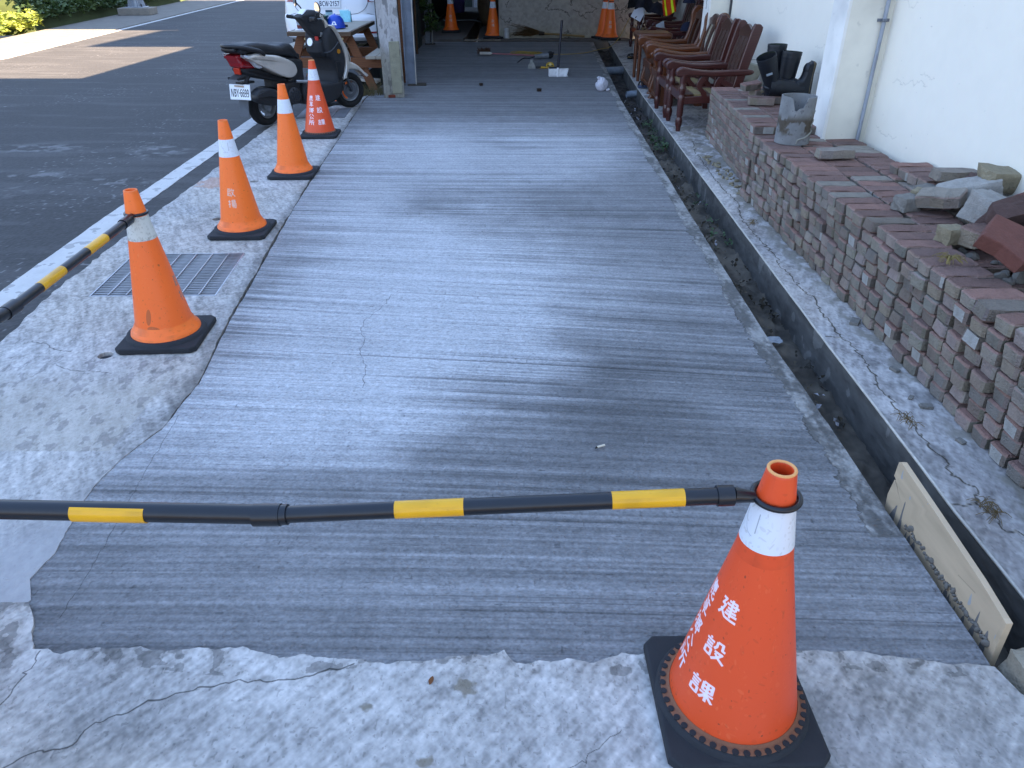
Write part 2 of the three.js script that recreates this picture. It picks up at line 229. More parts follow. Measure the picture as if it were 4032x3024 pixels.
const apronMaps = surfMaps(1024, 2048, -2.9, -1.15, -10.5, -1.25, (x, z, o, k) => {
  oldAt(x, z, o, -0.5); const pale = sst(-2.6, -2.1, z + 0.3 * x + 0.25 * (fbm(x * 5, z * 5, 3) - 0.5)); const g = 0.36 + 0.05 * (fbm(x * 30, z * 20, 3) - 0.5);
  if (z > -2.2 && x < -1.3) { o[0] = lerp(o[0], g, 0.8 * pale); o[1] = lerp(o[1], g, 0.8 * pale); o[2] = lerp(o[2], g, 0.8 * pale); }
  if (z < -2.25 && z > -3.0 && x < -1.5) { const t = 0.5 * sst(-3.0, -2.6, z); o[0] = lerp(o[0], 0.40, t); o[1] = lerp(o[1], 0.37, t); o[2] = lerp(o[2], 0.31, t); if (fbm(x * 30, z * 18, 3) > 0.62) { o[0] *= 0.72; o[1] *= 0.72; o[2] *= 0.74; } }
  const j = lineAt(SLABL, z) - x; if (j < 0.09 && z < -2.45) { const t = 0.45 * sst(0.09, 0.01, j + 0.06 * (fbm(x * 20, z * 9, 3) - 0.4)); o[0] *= 1 - t; o[1] *= 1 - t; o[2] *= 1 - t; }
  if (Math.hypot((x + 2.42) / 0.16, (z + 6.0) / 0.2) + fbm(x * 20, z * 20, 3) < 1.3) { o[0] = lerp(o[0], 0.42, 0.5); o[1] = lerp(o[1], 0.2, 0.5); o[2] = lerp(o[2], 0.11, 0.5); }
  if (k) { const f = 1 - 0.75 * k; o[0] *= f; o[1] *= f; o[2] *= f; }
}, [[[[-2.30, -3.15], [-2.22, -3.13], [-2.15, -3.07], [-2.06, -3.05]], 0.004], [[[-2.06, -2.92], [-1.97, -2.87], [-1.77, -2.84]], 0.0025], [[[-2.54, -6.65], [-2.1, -6.7], [-1.7, -6.72]], 0.006], [[[-2.4, -3.7], [-2.3, -3.69]], 0.004], [[[-1.6, -3.72], [-1.45, -3.75]], 0.003]], 8);
const GRATE = [[-2.30, -3.69], [-1.61, -3.70], [-1.66, -4.37], [-2.35, -4.35]];
const HOLES = [[-1.88, -3.01], [-2.07, -5.05], [-2.11, -6.05]];
{
  const f = dense(FRONT, 0.012, 0.011, 21);
  struct('old_concrete', rectUV(plate([[-2.35, 0.45], [1.46, 0.45], [1.47, -1.0], [1.27, -1.2], ...f.slice().reverse(), [-1.318, -1.42], [-1.333, -1.445], [-1.352, -1.47], [-1.378, -1.5], [-2.4, -1.5]], 0.009, -0.45), frontMaps.rect), surfMat(frontMaps, 0.9, 0.006, oldTile.bump, [1.17, 1.03]), 'weathered pale old concrete in the foreground');
  const A = dense(APL.filter((p) => p[1] < -1.51 && p[1] > -10.4), 0.03, 0.02, 31), S = dense(SLABL.filter((p) => p[1] > -10.1), 0.02, 0.006, 2).map(([x, z], i) => [x - (0.004 + 0.010 * sst(0.4, 0.62, fbm(i * 0.05, 13, 2))) * sst(-2.3, -2.7, z), z]);
  const ap = plate([[-1.385, -1.504], ...S.filter((p) => p[1] < -1.51), [-1.905, -10.4], ...A.slice().reverse(), [-2.39, -1.504]], 0.003, -0.45, [GRATE.map(([x, z]) => [x, z]), ...HOLES.map(([x, z]) => circle(x, z, 0.035))]);
  struct('apron', rectUV(ap, apronMaps.rect), surfMat(apronMaps, 0.88, 0.006, oldTile.bump, [1.17, 1.03]), 'pale concrete apron between the road and the new slab');
}
// --- asphalt
const roadMaps = surfMaps(1024, 2048, -9, -2.3, -16, 0, (x, z, o) => {
  const g = fbm(x * 60, z * 60, 2), m = fbm(x * 0.9, z * 0.6, 4), wh = vn(x * 42, z * 30), wp = fbm(x * 1.6 + 5, z * 1.2 + 3, 4), lane = fbm(x * 1.1 + 60, z * 7, 3);
  let a = 0.037 + 0.026 * (g - 0.5) + 0.012 * (m - 0.5) + 0.018 * sst(0.5, 0.75, lane);
  if (wh > 0.80 && wp > 0.47) a += 0.10 * sst(0.80, 0.95, wh) * sst(0.47, 0.62, wp); // pale splashes of old mortar
  for (const [cx, cz, rx, rz] of [[-4.6, -7.3, 0.7, 0.25], [-3.35, -7.2, 0.35, 0.35], [-4.2, -6.3, 0.6, 0.16], [-3.3, -6.1, 0.6, 0.12], [-4.05, -5.75, 0.3, 0.25]]) { const d = Math.hypot((x - cx) / rx, (z - cz) / rz), n = fbm(x * 9, z * 11, 4); a += 0.10 * sst(1.1, 0.2, d) * sst(0.46, 0.66, n); }
  o[0] = a; o[1] = a * 1.0; o[2] = a * 1.0; o[3] = 0.6 * g + 0.4 * vn(x * 110, z * 110);
});
{
  const farRoad = [[-8.2, 1], [-9.2, -14.6], [-11.35, -34.9], [-17.5, -95]];
  const road = plate([[-2.15, 1], [-8.2, 1], [-9.2, -14.6], [-11.35, -34.9], [-17.5, -95], [-2, -95], [-2.2, -18], [-2.4, -10.4], [-2.3, -2]], -0.008, -0.45);
  struct('road', rectUV(road, roadMaps.rect), surfMat(roadMaps, 0.85, 0.004), 'dark asphalt road beside the yard');
  const ribbon = (P, w, y, jit, seed) => { const c = dense(P, 0.03, jit, seed), d = dense(P, 0.03, jit, seed + 17).map(([x, z]) => [x - w, z]); return plate([...c, ...d.reverse()], y, y - 0.0035); };
  const paint = tile(512, (u, v, o) => { const n = per(u, v, 12, 5), k = 0.54 * (0.82 + 0.3 * n) - (n > 0.62 ? 0.2 : 0) - 0.05 * per(u, v, 90, 2); o[0] = k; o[1] = k * 0.99; o[2] = k * 0.95; o[3] = per(u, v, 50, 3); });
  const pm = new THREE.MeshStandardMaterial({ map: paint.map, bumpMap: paint.bump, bumpScale: 0.002, roughness: 0.7 });
  struct('road_marking', ribbon([[-2.58, 0], [-2.62, -2.4], [-2.64, -3.45], [-2.69, -3.94], [-2.71, -4.44], [-2.74, -5.09], [-2.82, -8.4], [-2.92, -12], [-3.1, -17.4], [-3.3, -30]], 0.155, -0.004, 0.006, 3), pm, 'white edge line painted along the near side of the road');
  struct('road_marking', ribbon([[-9.15, -8], [-9.17, -14.6], [-11.32, -34.9], [-17.47, -95]], 0.13, -0.004, 0.006, 9), pm, 'white edge line painted along the far side of the road');
  struct('sidewalk', plate([[-8.25, 1], [-9.31, -14.6], [-11.5, -34.9], [-17.7, -95], [-22, -95], [-13.2, -32.1], [-11.37, -18], [-10.4, -6], [-10, 1]], 0.012, -0.45), mat(0x837f78, 0.9, 'rough', 0.7, { bump: 0.004 }), 'narrow concrete sidewalk in front of the far hedge');
}
// --- drain and ledge on the right
const ledgeMaps = surfMaps(1024, 2048, 1.3, 3.3, -17.6, -1.0, (x, z, o, k) => {
  oldAt(x, z, o, 0.4); o[0] += 0.01; const d = fbm(x * 8, z * 5, 4); const e = 1.75 - x + 0.25 * (d - 0.5);
  if (e < 0.1 && z > -8.3) { const t = 0.7 * sst(0.1, -0.02, e) * sst(0.35, 0.6, fbm(x * 20, z * 14, 3)); o[0] = lerp(o[0], 0.17, t); o[1] = lerp(o[1], 0.15, t); o[2] = lerp(o[2], 0.11, t); }
  if (d > 0.58) { const t = 0.4 * sst(0.58, 0.72, d); o[0] *= 1 - t; o[1] *= 1 - t; o[2] *= 1 - t; }
  if (k) { const f = 1 - 0.85 * k; o[0] *= f; o[1] *= f * 0.95; o[2] *= f * 0.85; }
}, [[[[1.80, -7.6], [1.79, -7.47], [1.72, -7.08], [1.71, -6.72], [1.68, -6.24], [1.67, -5.82], [1.69, -5.44], [1.62, -5.11], [1.61, -4.80], [1.61, -4.56], [1.62, -4.31], [1.59, -4.13], [1.61, -3.98], [1.60, -3.80], [1.63, -3.63], [1.60, -3.50], [1.60, -3.3], [1.59, -3.18], [1.61, -3.09], [1.61, -2.97], [1.59, -2.85], [1.58, -2.77], [1.57, -2.67], [1.57, -2.53], [1.58, -2.40], [1.57, -2.34], [1.57, -2.25], [1.59, -2.19], [1.56, -2.10], [1.61, -2.02], [1.56, -1.94], [1.58, -1.90], [1.58, -1.83], [1.60, -1.80], [1.63, -1.78], [1.72, -1.75]], 0.0055, 0.02], [[[1.52, -3.2], [1.60, -3.19]], 0.003], [[[1.47, -1.93], [1.56, -1.94]], 0.003]], 12);
{
  const E = dense(LEDGE, 0.08, 0.003, 6).filter((p) => p[1] < -1.0), top = [[1.47, -1.0], ...E, [2.08, -17.6], [3.3, -17.6], [3.3, -1.0]];
  const ledge = new THREE.Group(); ledge.name = 'ledge'; scene.add(ledge); ledge.userData = { kind: 'structure', label: 'cracked pale concrete ledge between the drain and the white house', category: 'ledge' };
  part('ledge_top', rectUV(plate(top.map(([x, z], i) => [i > 0 && i <= E.length ? x + 0.006 : x, z]), 0.006, -0.03), ledgeMaps.rect), surfMat(ledgeMaps, 0.9, 0.006, oldTile.bump, [1.17, 1.03]), ledge);
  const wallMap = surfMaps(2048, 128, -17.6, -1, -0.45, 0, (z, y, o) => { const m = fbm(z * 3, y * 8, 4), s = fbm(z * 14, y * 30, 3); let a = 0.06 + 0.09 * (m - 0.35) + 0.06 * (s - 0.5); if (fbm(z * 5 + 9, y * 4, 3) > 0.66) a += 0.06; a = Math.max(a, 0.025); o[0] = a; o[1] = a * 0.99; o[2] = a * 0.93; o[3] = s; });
  const P = []; for (const [x, z] of [[1.47, -1.0], ...E]) P.push([x, z]);
  const pos = [], uv = []; for (let i = 0; i < P.length - 1; i++) { const [a, b] = P[i], [c, d] = P[i + 1]; for (const [x, y, z] of [[a, 0, b], [a, -0.45, b], [c, -0.45, d], [a, 0, b], [c, -0.45, d], [c, 0, d]]) { pos.push(x, y, z); uv.push((z + 17.6) / 16.6, (y + 0.45) / 0.45); } }
  const g = new THREE.BufferGeometry(); g.setAttribute('position', new THREE.Float32BufferAttribute(pos, 3)); g.setAttribute('uv', new THREE.Float32BufferAttribute(uv, 2)); g.computeVertexNormals(); g.userData.keep = true;
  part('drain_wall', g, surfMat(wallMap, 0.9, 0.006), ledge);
  const arris = []; for (let i = 0; i < P.length - 1; i++) arris.push(cyl([P[i][0] + 0.004, 0.003, P[i][1]], [P[i + 1][0] + 0.004, 0.003, P[i + 1][1]], 0.0055, 0.0055, 6, true));
  part('mortar_edge', arris, mat(0xcfcbc2, 0.8, 'rough', 4), ledge);
  const bedMaps = surfMaps(256, 2048, 1.1, 2.2, -17.6, -1, (x, z, o) => { const m = fbm(x * 9, z * 7, 5), s = fbm(x * 40, z * 30, 3); const a = 0.035 + 0.06 * sst(0.35, 0.7, m) + 0.03 * (s - 0.5), w = sst(-8, -10, z); o[0] = a * 1.12 * (1 - 0.4 * w); o[1] = a * 0.95 * (1 - 0.4 * w); o[2] = a * 0.72 * (1 - 0.3 * w); o[3] = 0.6 * m + 0.5 * s; });
  const bed = new THREE.PlaneGeometry(1.1, 16.6, 44, 500).rotateX(-Math.PI / 2).translate(1.65, -0.17, -9.3); { const p = bed.attributes.position; for (let i = 0; i < p.count; i++) { const x = p.getX(i), z = p.getZ(i); p.setY(i, -0.185 + 0.05 * (fbm(x * 7, z * 5, 4) - 0.5) + 0.03 * sst(0.55, 0.75, fbm(x * 22, z * 18, 3))); } bed.computeVertexNormals(); }
  struct('drain_bed', rectUV(bed, bedMaps.rect), surfMat(bedMaps, 0.92, 0.01), 'muddy floor of the open drain channel');
}
// ------------------------------------------------------------------ buildings and what belongs to them
const zyUV = (g, z0, z1, y0, y1) => { g = nonIdx(g); const p = g.attributes.position, u = new Float32Array(p.count * 2); for (let i = 0; i < p.count; i++) { u[2 * i] = (p.getZ(i) - z0) / (z1 - z0); u[2 * i + 1] = (p.getY(i) - y0) / (y1 - y0); } g.setAttribute('uv', new THREE.BufferAttribute(u, 2)); g.userData.keep = true; return g; };
const plasterMaps = (() => { const R = rng(5), L = []; for (let i = 0; i < 70; i++) { let z = -9.5 + R() * 9.3, y = 0.4 + R() * 1.6; const P = [[z, y]]; const n = 2 + Math.floor(R() * 3); for (let k = 0; k < n; k++) { z += 0.05 + R() * 0.07; y += (R() - 0.45) * 0.09; P.push([z, y]); } L.push([P, 0.0013, 0.02]); }
  return surfMaps(2048, 512, -9.6, 0.2, 0, 2.6, (z, y, o, k) => { const m = fbm(z * 0.9, y * 1.2, 3), s = fbm(z * 14, y * 14, 3); let a = 0.86 + 0.05 * (m - 0.5) + 0.03 * (s - 0.5); const d = vn(z * 55, y * 55) > 0.985 ? 0.75 : 1; a *= d * (1 - 0.22 * k); o[0] = a * 1.02; o[1] = a * 0.97; o[2] = a * 0.825; o[3] = 0.5 + 0.5 * (s - 0.5) + 0.6 * (fbm(z * 3, y * 3, 2) - 0.5) - 0.3 * k; }, L, 17); })();
{
  const plaster = surfMat(plasterMaps, 0.85, 0.004), creamShade = mat(0xeae6d6, 0.85, 'grime', 0.6, { bump: 0.0006 }), white = mat(0xf0efe8, 0.85, 'grime', 0.6, { bump: 0.0006 });
  const h = thing('white_house', 'white plastered house with pilasters behind the brick stacks and wooden chairs', 'house');
  part('wall', zyUV(bx(0.25, 2.6, 5.6, 2.625, 1.3, -2.6), -9.6, 0.2, 0, 2.6), plaster, h); part('wall', zyUV(bx(0.25, 2.6, 4.44, 2.805, 1.3, -7.88), -9.6, 0.2, 0, 2.6), plaster, h);
  part('unseen_storeys', [bx(5, 3.9, 16, 5.0, 4.55, -4), bx(5, 2.63, 4.5, 5.0, 4.3, -14.25), bx(5, 4.03, 3.85, 5.0, 5.0, -18.42), bx(5, 11, 14, 5.0, 8.5, -27.4)], white, h);  // unseen masses, stepped heights shaped to cast the shadow edges on the road
  for (const [x, z, w] of [[2.2, -5.53, 0.26], [2.41, -10.25, 0.3]]) { part('pilaster', bx(0.285, 2.6, w, x + 0.1625, 1.3, z), creamShade, h); part('pilaster_core', bx(0.22, 2.6, w - 0.006, x + 0.41, 1.3, z), creamShade, h); part('pilaster_lit_face', bx(0.02, 2.6, w + 0.004, x + 0.01, 1.3, z), white, h); }  // white skin and cream body paint the lit and unlit sides of one plaster
  part('conduit', cyl([2.445, 0.42, -5.378], [2.445, 2.6, -5.378], 0.013, 0.013, 12), mat(0x9aa2ac, 0.55), h);
  part('conduit_clamp', [bx(0.075, 0.018, 0.012, 2.445, 1.235, -5.394), bx(0.032, 0.02, 0.034, 2.445, 1.235, -5.376, 0, 0, 0, 0.006)], mat(0x6d737b, 0.5), h);
  part('conduit', cyl([2.665, 0.1, -10.07], [2.665, 2.6, -10.07], 0.013, 0.013, 8), mat(0x3a3c40, 0.6), h);
  part('pen_mark', [bx(0.002, 0.05, 0.006, 2.409, 1.11, -10.24, 0.4), bx(0.002, 0.03, 0.006, 2.409, 1.115, -10.275, -0.3), bx(0.002, 0.05, 0.006, 2.409, 1.065, -10.23, 0.15), bx(0.002, 0.006, 0.03, 2.409, 1.04, -10.25)], mat(0x26282c, 0.8, null), h);
  part('porch_wall', [bx(0.2, 2.6, 7.6, 3.3, 1.3, -14.2), bx(0.8, 2.6, 0.2, 3.0, 1.3, -10.3)], mat(0xdedbd2, 0.9, 'grime', 0.7), h);
}
{ // dark cracked wall that closes the yard
  const R = rng(31), L = []; for (let i = 0; i < 26; i++) { let x = -0.3 + R() * 3.8, y = R() * 1.2; const P = [[x, y]]; for (let k = 0; k < 4; k++) { x += (R() - 0.5) * 0.4; y += (R() - 0.4) * 0.3; P.push([x, y]); } L.push([P, 0.008, 0.04]); }
  const w = surfMaps(1024, 512, -0.4, 3.6, 0, 2.0, (x, y, o, k) => { const m = fbm(x * 2, y * 2, 4), s = fbm(x * 20, y * 20, 4); let a = 0.38 + 0.12 * (m - 0.5) + 0.2 * (s - 0.5); const moss = sst(0.3, 0, y + 0.4 * (m - 0.5)); a *= 1 - 0.75 * k; o[0] = a * 1.03; o[1] = a * 0.97; o[2] = a * (0.86 - 0.1 * moss); o[3] = s; }, L, 41);
  const g = nonIdx(bx(3.75, 3.0, 0.25)); const p = g.attributes.position, u = new Float32Array(p.count * 2); for (let i = 0; i < p.count; i++) { u[2 * i] = (p.getX(i) + 1.875) / 4; u[2 * i + 1] = (p.getY(i) + 1.5) / 2; } g.setAttribute('uv', new THREE.BufferAttribute(u, 2)); g.userData.keep = true;
  const t = thing('cement_wall', 'dark grey cement wall with cracks at the far end of the yard', 'wall', [1.575, 1.5, -18.27], 0.085); part('wall_face', g, surfMat(w, 0.95, 0.012), t);
}
{ // steel-framed shelter over the far end of the slab
  const t = thing('shelter', 'grey steel shelter with upright columns over the far end of the slab', 'shelter');
  const steel = mat(0x7c8796, 0.55, 'grime', 1.5), edge = mat(0xb9b7ae, 0.6, 'grime', 3);
  const column = (x, z, h, ry) => { const c = part('column', [bx(0.012, h, 0.15, -0.07, h / 2, 0), bx(0.012, h, 0.15, 0.07, h / 2, 0), bx(0.13, h, 0.008, 0, h / 2, 0)], steel, t); c.position.set(x, 0, z); c.rotation.y = ry; const e = part('flange_edge', [bx(0.0125, h, 0.003, 0.07, h / 2, 0.0765)], edge, c); return c; };
  column(-1.44, -11.31, 2.8, 0.05); column(-1.73, -16.95, 2.8, 0.05);
  for (const [w, x, z] of [[0.26, -1.36, -11.3], [0.22, -1.72, -16.95]]) part('base_plate', bx(w, 0.012, 0.2, x, 0.008, z, 0, 0.1), mat(0x4c4437, 0.9, 'rough', 4), t);
  part('roof_beam', [bx(4.2, 0.2, 0.1, 0.4, 2.88, -11.3), bx(4.2, 0.2, 0.1, 0.4, 2.88, -16.95), bx(0.1, 0.15, 7, -1.6, 2.9, -14.4)], steel, t);
  const corr = []; for (let i = 0; i < 22; i++) corr.push(bx(0.1, 0.03, 7.6, -1.6 + i * 0.19, 3.03, -14.6), bx(0.09, 0.02, 7.6, -1.505 + i * 0.19, 3.0, -14.6)); part('roof_sheet', corr, mat(0xc3ccd2, 0.8, 'grime', 1, { transmission: 0.7, side: THREE.DoubleSide }), t);  // roof out of view; sheet made translucent to brighten the yard below
}
{ // side partition under the shelter, with the boards that close it
  const t = thing('partition', 'dark green sheet partition between the shelter columns', 'partition');
  const m = mat(0x26332f, 0.8, 'grime', 1), b = mat(0x5b4530, 0.85, 'wood', 1);
  for (let i = 0; i < 10; i++) part('panel', bx(0.02, 2.5, 0.53, -1.90 + (i % 2) * 0.012, 1.25, -11.75 - i * 0.54), m, t);
  part('board', bx(0.03, 2.4, 0.14, -1.80, 1.2, -15.2, 0, 0.25), b, t); part('board', bx(0.10, 2.4, 0.03, -1.54, 1.2, -11.52, 0, 0.1), mat(0x6d4527, 0.85, 'wood', 1), t);
}
{ // alley beyond
  const floor = mat(0x6d6a66, 0.95, 'rough', 0.8, { bump: 0.006 });
  struct('alley_floor', [plate([[-3.2, -17.45], [-1.06, -17.5], [-1.02, -18.1], [-0.98, -24.0], [-1.05, -30], [-3.4, -30]], 0.05, -0.45), plate([[-0.72, -18.05], [2.6, -17.9], [2.6, -18.2], [-0.2, -18.4], [-0.2, -30], [-0.66, -30], [-0.84, -24], [-0.76, -18.1]], 0.015, -0.45), plate([[-1.04, -24.02], [-0.6, -24.02], [-0.6, -30], [-1.04, -30]], 0.02, -0.45)], floor, 'worn concrete floor of the narrow alley behind the yard');
  struct('kerb', [plate([[-1.05, -17.46], [1.62, -17.42], [1.62, -17.62], [-1.05, -17.66]], -0.1, -0.45), plate([[-0.25, -17.66], [3.2, -17.45], [3.2, -17.95], [-0.25, -18.08]], 0.02, -0.45)], floor, 'low concrete edge at the far end of the slab');
  const gr = thing('drain_grate', 'far rusty drain grating beside the alley ditch', 'drain grate'), bars = []; for (let i = 0; i < 17; i++) part('bar', bx(0.012, 0.02, 0.2, -1.03 + i * 0.048, 0.01, -17.7), mat(0x8a8376, 0.6), gr); part('frame', [bx(0.83, 0.02, 0.012, -0.66, 0.008, -17.6), bx(0.83, 0.02, 0.012, -0.66, 0.008, -17.8)], mat(0x8a8376, 0.6), gr);
  const d = thing('alley_door', 'pale grey metal door at the end of the alley', 'door'); part('leaf', bx(0.62, 2.0, 0.05, -1.02, 1.03, -28.9), mat(0xaab4c4, 0.5), d); part('frame', [bx(0.05, 2.1, 0.1, -1.36, 1.05, -28.9), bx(0.05, 2.1, 0.1, -0.68, 1.05, -28.9)], mat(0x707884, 0.5), d);
  const w = thing('alley_wall', 'dark green corrugated wall closing the alley', 'wall'); const cs = []; for (let i = 0; i < 26; i++) cs.push(bx(0.07, 3, 0.05, -3.3 + i * 0.13, 1.5, -29.1), bx(0.07, 3, 0.03, -3.24 + i * 0.13, 1.5, -29.12)); part('sheet', cs, mat(0x2b3a38, 0.8), w);
  const side = thing('alley_wall', 'tall dark wall along the right side of the alley', 'wall'); part('wall_face', bx(0.2, 3, 11.2, -0.1, 1.5, -24.1), mat(0x3a3936, 0.95, 'rough', 0.7), side);
  const cv = thing('added_alley_cover', 'unseen metal sheet added over the alley to keep it dark', 'roof'); part('sheet', bx(3.4, 0.05, 11.5, -1.7, 3.05, -23.8), mat(0x50565c, 0.7), cv);  // unseen cover, added to darken the alley
  const pt = thing('storage_screen', 'black sheet screen left of the alley behind the far cone', 'screen'); part('sheet', bx(0.02, 2.6, 9, -2.05, 1.3, -21.8), mat(0x17191c, 0.9), pt); part('foot_rail', bx(0.06, 0.06, 9, -2.02, 0.08, -21.8), mat(0x2a2724, 0.9), pt);
  const bin = thing('storage_bin', 'purple plastic storage bin standing far back in the alley', 'bin', [-1.66, 0.05, -26.1]); part('body', bx(0.32, 0.42, 0.32, 0, 0.21, 0, 0, 0, 0, 0.03), mat(0x3d2a8c, 0.5), bin); part('rim', [bx(0.36, 0.03, 0.02, 0, 0.42, 0.17), bx(0.36, 0.03, 0.02, 0, 0.42, -0.17), bx(0.02, 0.03, 0.36, 0.17, 0.42, 0), bx(0.02, 0.03, 0.36, -0.17, 0.42, 0)], mat(0x4a35a0, 0.5), bin);
  const bin2 = thing('storage_bin', 'blue plastic crate behind the purple bin in the alley', 'bin', [-1.86, 0.05, -26.5]); part('body', bx(0.34, 0.85, 0.3, 0, 0.43, 0, 0, 0, 0, 0.03), mat(0x23408c, 0.5), bin2); part('lid', bx(0.37, 0.04, 0.33, 0, 0.87, 0, 0, 0, 0, 0.015), mat(0x2a4aa0, 0.5), bin2);
  const pot = thing('clay_jar', 'tall brown clay jar beside the far cone at the alley mouth', 'jar', [-0.60, 0.015, -21.6]); part('body', lathe([[0.001, 0], [0.16, 0], [0.24, 0.15], [0.31, 0.45], [0.30, 0.7], [0.25, 0.82], [0.23, 0.84], [0.22, 0.82], [0.27, 0.7], [0.001, 0.66]], 28), mat(0x6a5a45, 0.6), pot); part('rim', new THREE.TorusGeometry(0.24, 0.025, 8, 28).rotateX(Math.PI / 2).translate(0, 0.84, 0), mat(0x7a6a52, 0.6), pot);
  const hose = solo('water_hose', 'pale hose lying across the alley floor towards the jar', 'hose', tube([[-1.9, 0.07, -22.6], [-1.5, 0.065, -22.6], [-1.1, 0.065, -22.7], [-0.85, 0.05, -22.3], [-0.6, 0.03, -21.9]], 0.018, 30, 8), mat(0x98a2ae, 0.5));
}
{ // weathered square post
  const m = surfMaps(512, 1024, -1, 1, 0, 4.5, (x, y, o) => { const f = fbm(x * 26, y * 9, 4), s = fbm(x * 9 + 4, y * 3, 3); let a = 0.42 + 0.22 * (f - 0.5); if (f > 0.58) a -= 0.10; if (f < 0.36) a -= 0.14; const low = sst(0.75, 0.45, y + 0.5 * (s - 0.5)); o[0] = lerp(a, a * 0.62, low); o[1] = lerp(a * 0.99, a * 0.60, low); o[2] = lerp(a * 0.98, a * 0.50, low); o[3] = f; });
  const g = new THREE.BoxGeometry(0.26, 4.5, 0.24, 5, 60, 5), p = g.attributes.position; for (let i = 0; i < p.count; i++) { const x = p.getX(i), y = p.getY(i), z = p.getZ(i), k = 1 + 0.04 * (fbm(x * 12 + z * 9, y * 5, 3) - 0.5); p.setXYZ(i, x * k + 0.012 * Math.sin(y * 2.1), y + 2.25, z * k); } g.computeVertexNormals();
  const q = nonIdx(g), u = new Float32Array(q.attributes.position.count * 2); for (let i = 0; i < q.attributes.position.count; i++) { u[2 * i] = (q.attributes.position.getX(i) + q.attributes.position.getZ(i) * 1.3 + 1) / 2; u[2 * i + 1] = q.attributes.position.getY(i) / 4.5; } q.setAttribute('uv', new THREE.BufferAttribute(u, 2)); q.userData.keep = true;
  const t = thing('concrete_post', 'rough weathered square concrete post beside the picnic table', 'post', [-1.56, 0, -10.31], 0.12); part('shaft', q, surfMat(m, 0.95, 0.012), t);
  part('mortar_patch', bx(0.13, 0.62, 0.02, 0.055, 0.36, 0.122, 0, 0, 0.01, 0.009), mat(0x9b9a86, 0.95, 'rough', 2), t);
  part('chip', bx(0.09, 0.035, 0.02, -0.02, 0.02, 0.122), mat(0x7a3d2c, 0.95, 'rough', 4), t);
}
// ------------------------------------------------------------------ greenery
function leafGeo(L, W, fold = 0.25, n = 3) { // a small sprig of folded leaves
  const P = []; for (let k = 0; k < n; k++) { const a = k / n * 6.283, c = Math.cos(a), s = Math.sin(a), t = 0.35 + 0.2 * (k % 2); const at = (l, w, y) => { const x = l * Math.cos(t), yy = y + l * Math.sin(t) * 0.6; return [x * c - w * s, yy, x * s + w * c]; }; const a0 = at(0, 0, 0), m1 = at(L * 0.5, W, W * fold), m2 = at(L * 0.5, -W, W * fold), e = at(L, 0, -0.1 * L), mid = at(L * 0.5, 0, 0); P.push(...a0, ...m1, ...mid, ...mid, ...m1, ...e, ...a0, ...mid, ...m2, ...mid, ...e, ...m2); }
  const g = new THREE.BufferGeometry(); g.setAttribute('position', new THREE.Float32BufferAttribute(P, 3)); g.computeVertexNormals(); return g;
}
const leafMat = (hex) => new THREE.MeshPhysicalMaterial({ color: hex, roughness: 0.6, side: THREE.DoubleSide, transmission: 0.3, thickness: 0 });
function scatter(parent, name, geo, m, list, tint) { const im = new THREE.InstancedMesh(geo, m, list.length), q = new THREE.Quaternion(), e = new THREE.Euler(), c = new THREE.Color(); list.forEach(([x, y, z, s, rx, ry, rz, k], i) => { im.setMatrixAt(i, M4.compose(V(x, y, z), q.setFromEuler(e.set(rx, ry, rz)), V(s, s, s))); im.setColorAt(i, c.setRGB(...tint(k))); }); im.name = name; im.userData.kind = 'stuff'; im.castShadow = im.receiveShadow = true; parent.add(im); return im; }
